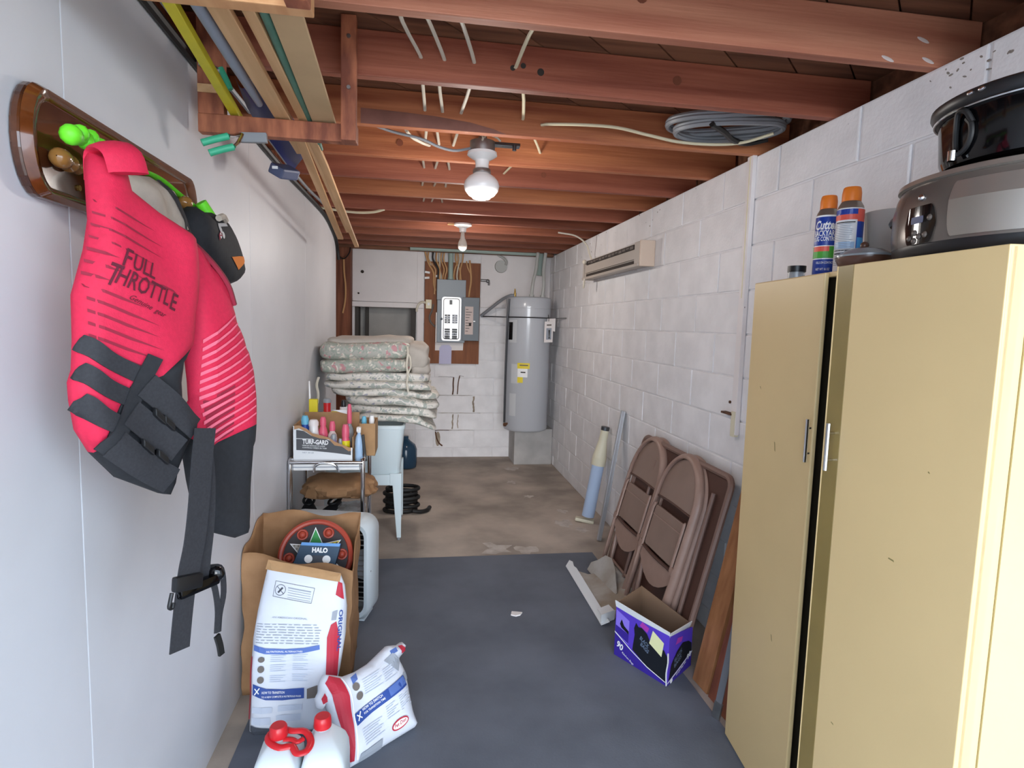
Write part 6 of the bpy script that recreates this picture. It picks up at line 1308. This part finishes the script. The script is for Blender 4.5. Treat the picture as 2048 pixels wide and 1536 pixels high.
put('carry_handle', MB().tube([(-.395, 1.80, hz_-.004), (-.37, 1.80, hz_-.006), (-.352, 1.79, hz_-.008), (-.335, 1.80, hz_-.006)], .010, 8, 3, flat=.6), 'red_plastic', j1, smooth=1)

# ---------------------------------------------------------------- pieces that belong to a part hang under that part
def base_name(o): return o.name.split('.')[0]
def under(root, part, *kids, n=0):
    ps = [c for c in root.children if base_name(c) == part]
    if not ps: return
    p = ps[min(n, len(ps)-1)]
    for c in list(root.children):
        if base_name(c) in kids and c is not p and not c.children: c.parent = p
by = {}
for o in list(bpy.data.objects):
    if o.parent is None: by.setdefault(base_name(o), []).append(o)
for nm, rules in {
    'life_vest': [('back_panel', 'lettering', 'swoosh_print', 'shoulder_seam'), ('belt', 'buckle_none'), ('loose_strap', 'strap_tip', 'buckle_hook')],
    'electric_panel': [('door', 'door_label', 'door_latch', 'label_print'), ('cover', 'cover_frame', 'inner_trim', 'recess', 'breaker_plate', 'latch')],
    'service_board': [('outlet_box', 'switch')], 'baseball_cap': [('crown', 'emblem', 'orange_flash', 'strap_hole')], 'tan_hat': [('crown', 'chin_strap')],
    'wall_heater': [('front_panel', 'louvre')], 'water_heater': [('control_plate', 'display'), ('strap', 'strap_end'), ('tank', 'energy_label', 'label_print', 'anode_cap')],
    'manual_pouch': [('sleeve', 'picture')], 'bin_bag_carton': [('front_wall', 'printed_panel', 'price_note', 'torn_corner')],
    'seed_carton': [('front_wall', 'printed_panel', 'lettering', 'white_line', 'torn_edge')], 'slow_cooker': [('control_panel', 'display', 'button')],
    'black_crock': [('cord', 'plug'), ('rim', 'rim_rivet', 'chrome_line')], 'folding_chair': [('seat', 'seat_crease', 'seat_rail'), ('backrest', 'backrest_lip')],
    'star_game_board': [('disc', 'marble_cup', 'star_centre')], 'bulb_box': [('carton', 'lettering', 'lamp_picture', 'blue_band', 'white_band')],
    'box_fan': [('casing', 'foot', 'screw')], 'pet_food_bag': [('body', 'lettering', 'red_panel', 'blue_band', 'grey_patch', 'bowl_picture', 'small_print', 'warning_mark', 'small_print_block', 'oval_badge', 'brown_patch', 'white_line', 'dusty_foot')],
    'spray_can': [('body', 'label_band', 'lettering', 'small_print'), ('cap', 'nozzle')], 'bottle': [('body', 'label')], 'laundry_tub': [('basin', 'skirt')], 'utility_cart': [('shelf', 'shelf_rim'), ('front_rail', 'handle_loop')],
    'globe_lamp': [('junction_box', 'mounting_bar', 'hanger_bar', 'wire_tail')], 'coat_plaque': [('board', 'rim', 'screw')], 'metal_rail': [('channel', 'web', 'slot')], 'painted_conduit': [('end_piece', 'hinge', 'hinge_pin')], 'lumber_hanger': [('upright', 'bolt')],
}.items():
    for r in by.get(nm, []):
        for rule in rules: under(r, rule[0], *rule[1:])
for c in list(cb.children):        # each handle and its posts under its own door
    if base_name(c) in ('handle', 'handle_post', 'scratch'):
        z = sum((Vector(q) for q in c.bound_box), Vector())/8+cb.location
        c.parent = [d for d in cb.children if base_name(d) == ('left_door' if (z-CN).dot(CD) > .52 else 'right_door')][0]
for c in list(cb.children):
    if base_name(c) in ('door_edge', 'door_lip'): c.parent = [d for d in cb.children if base_name(d) == 'right_door'][0]
for lg in [c for c in tub.children if base_name(c) == 'leg']:
    q = sum((Vector(v) for v in lg.bound_box), Vector())/8
    f = min([c for c in tub.children if base_name(c) == 'leg_foot'], key=lambda c: ((sum((Vector(v) for v in c.bound_box), Vector())/8-q).xy).length)
    f.parent = lg
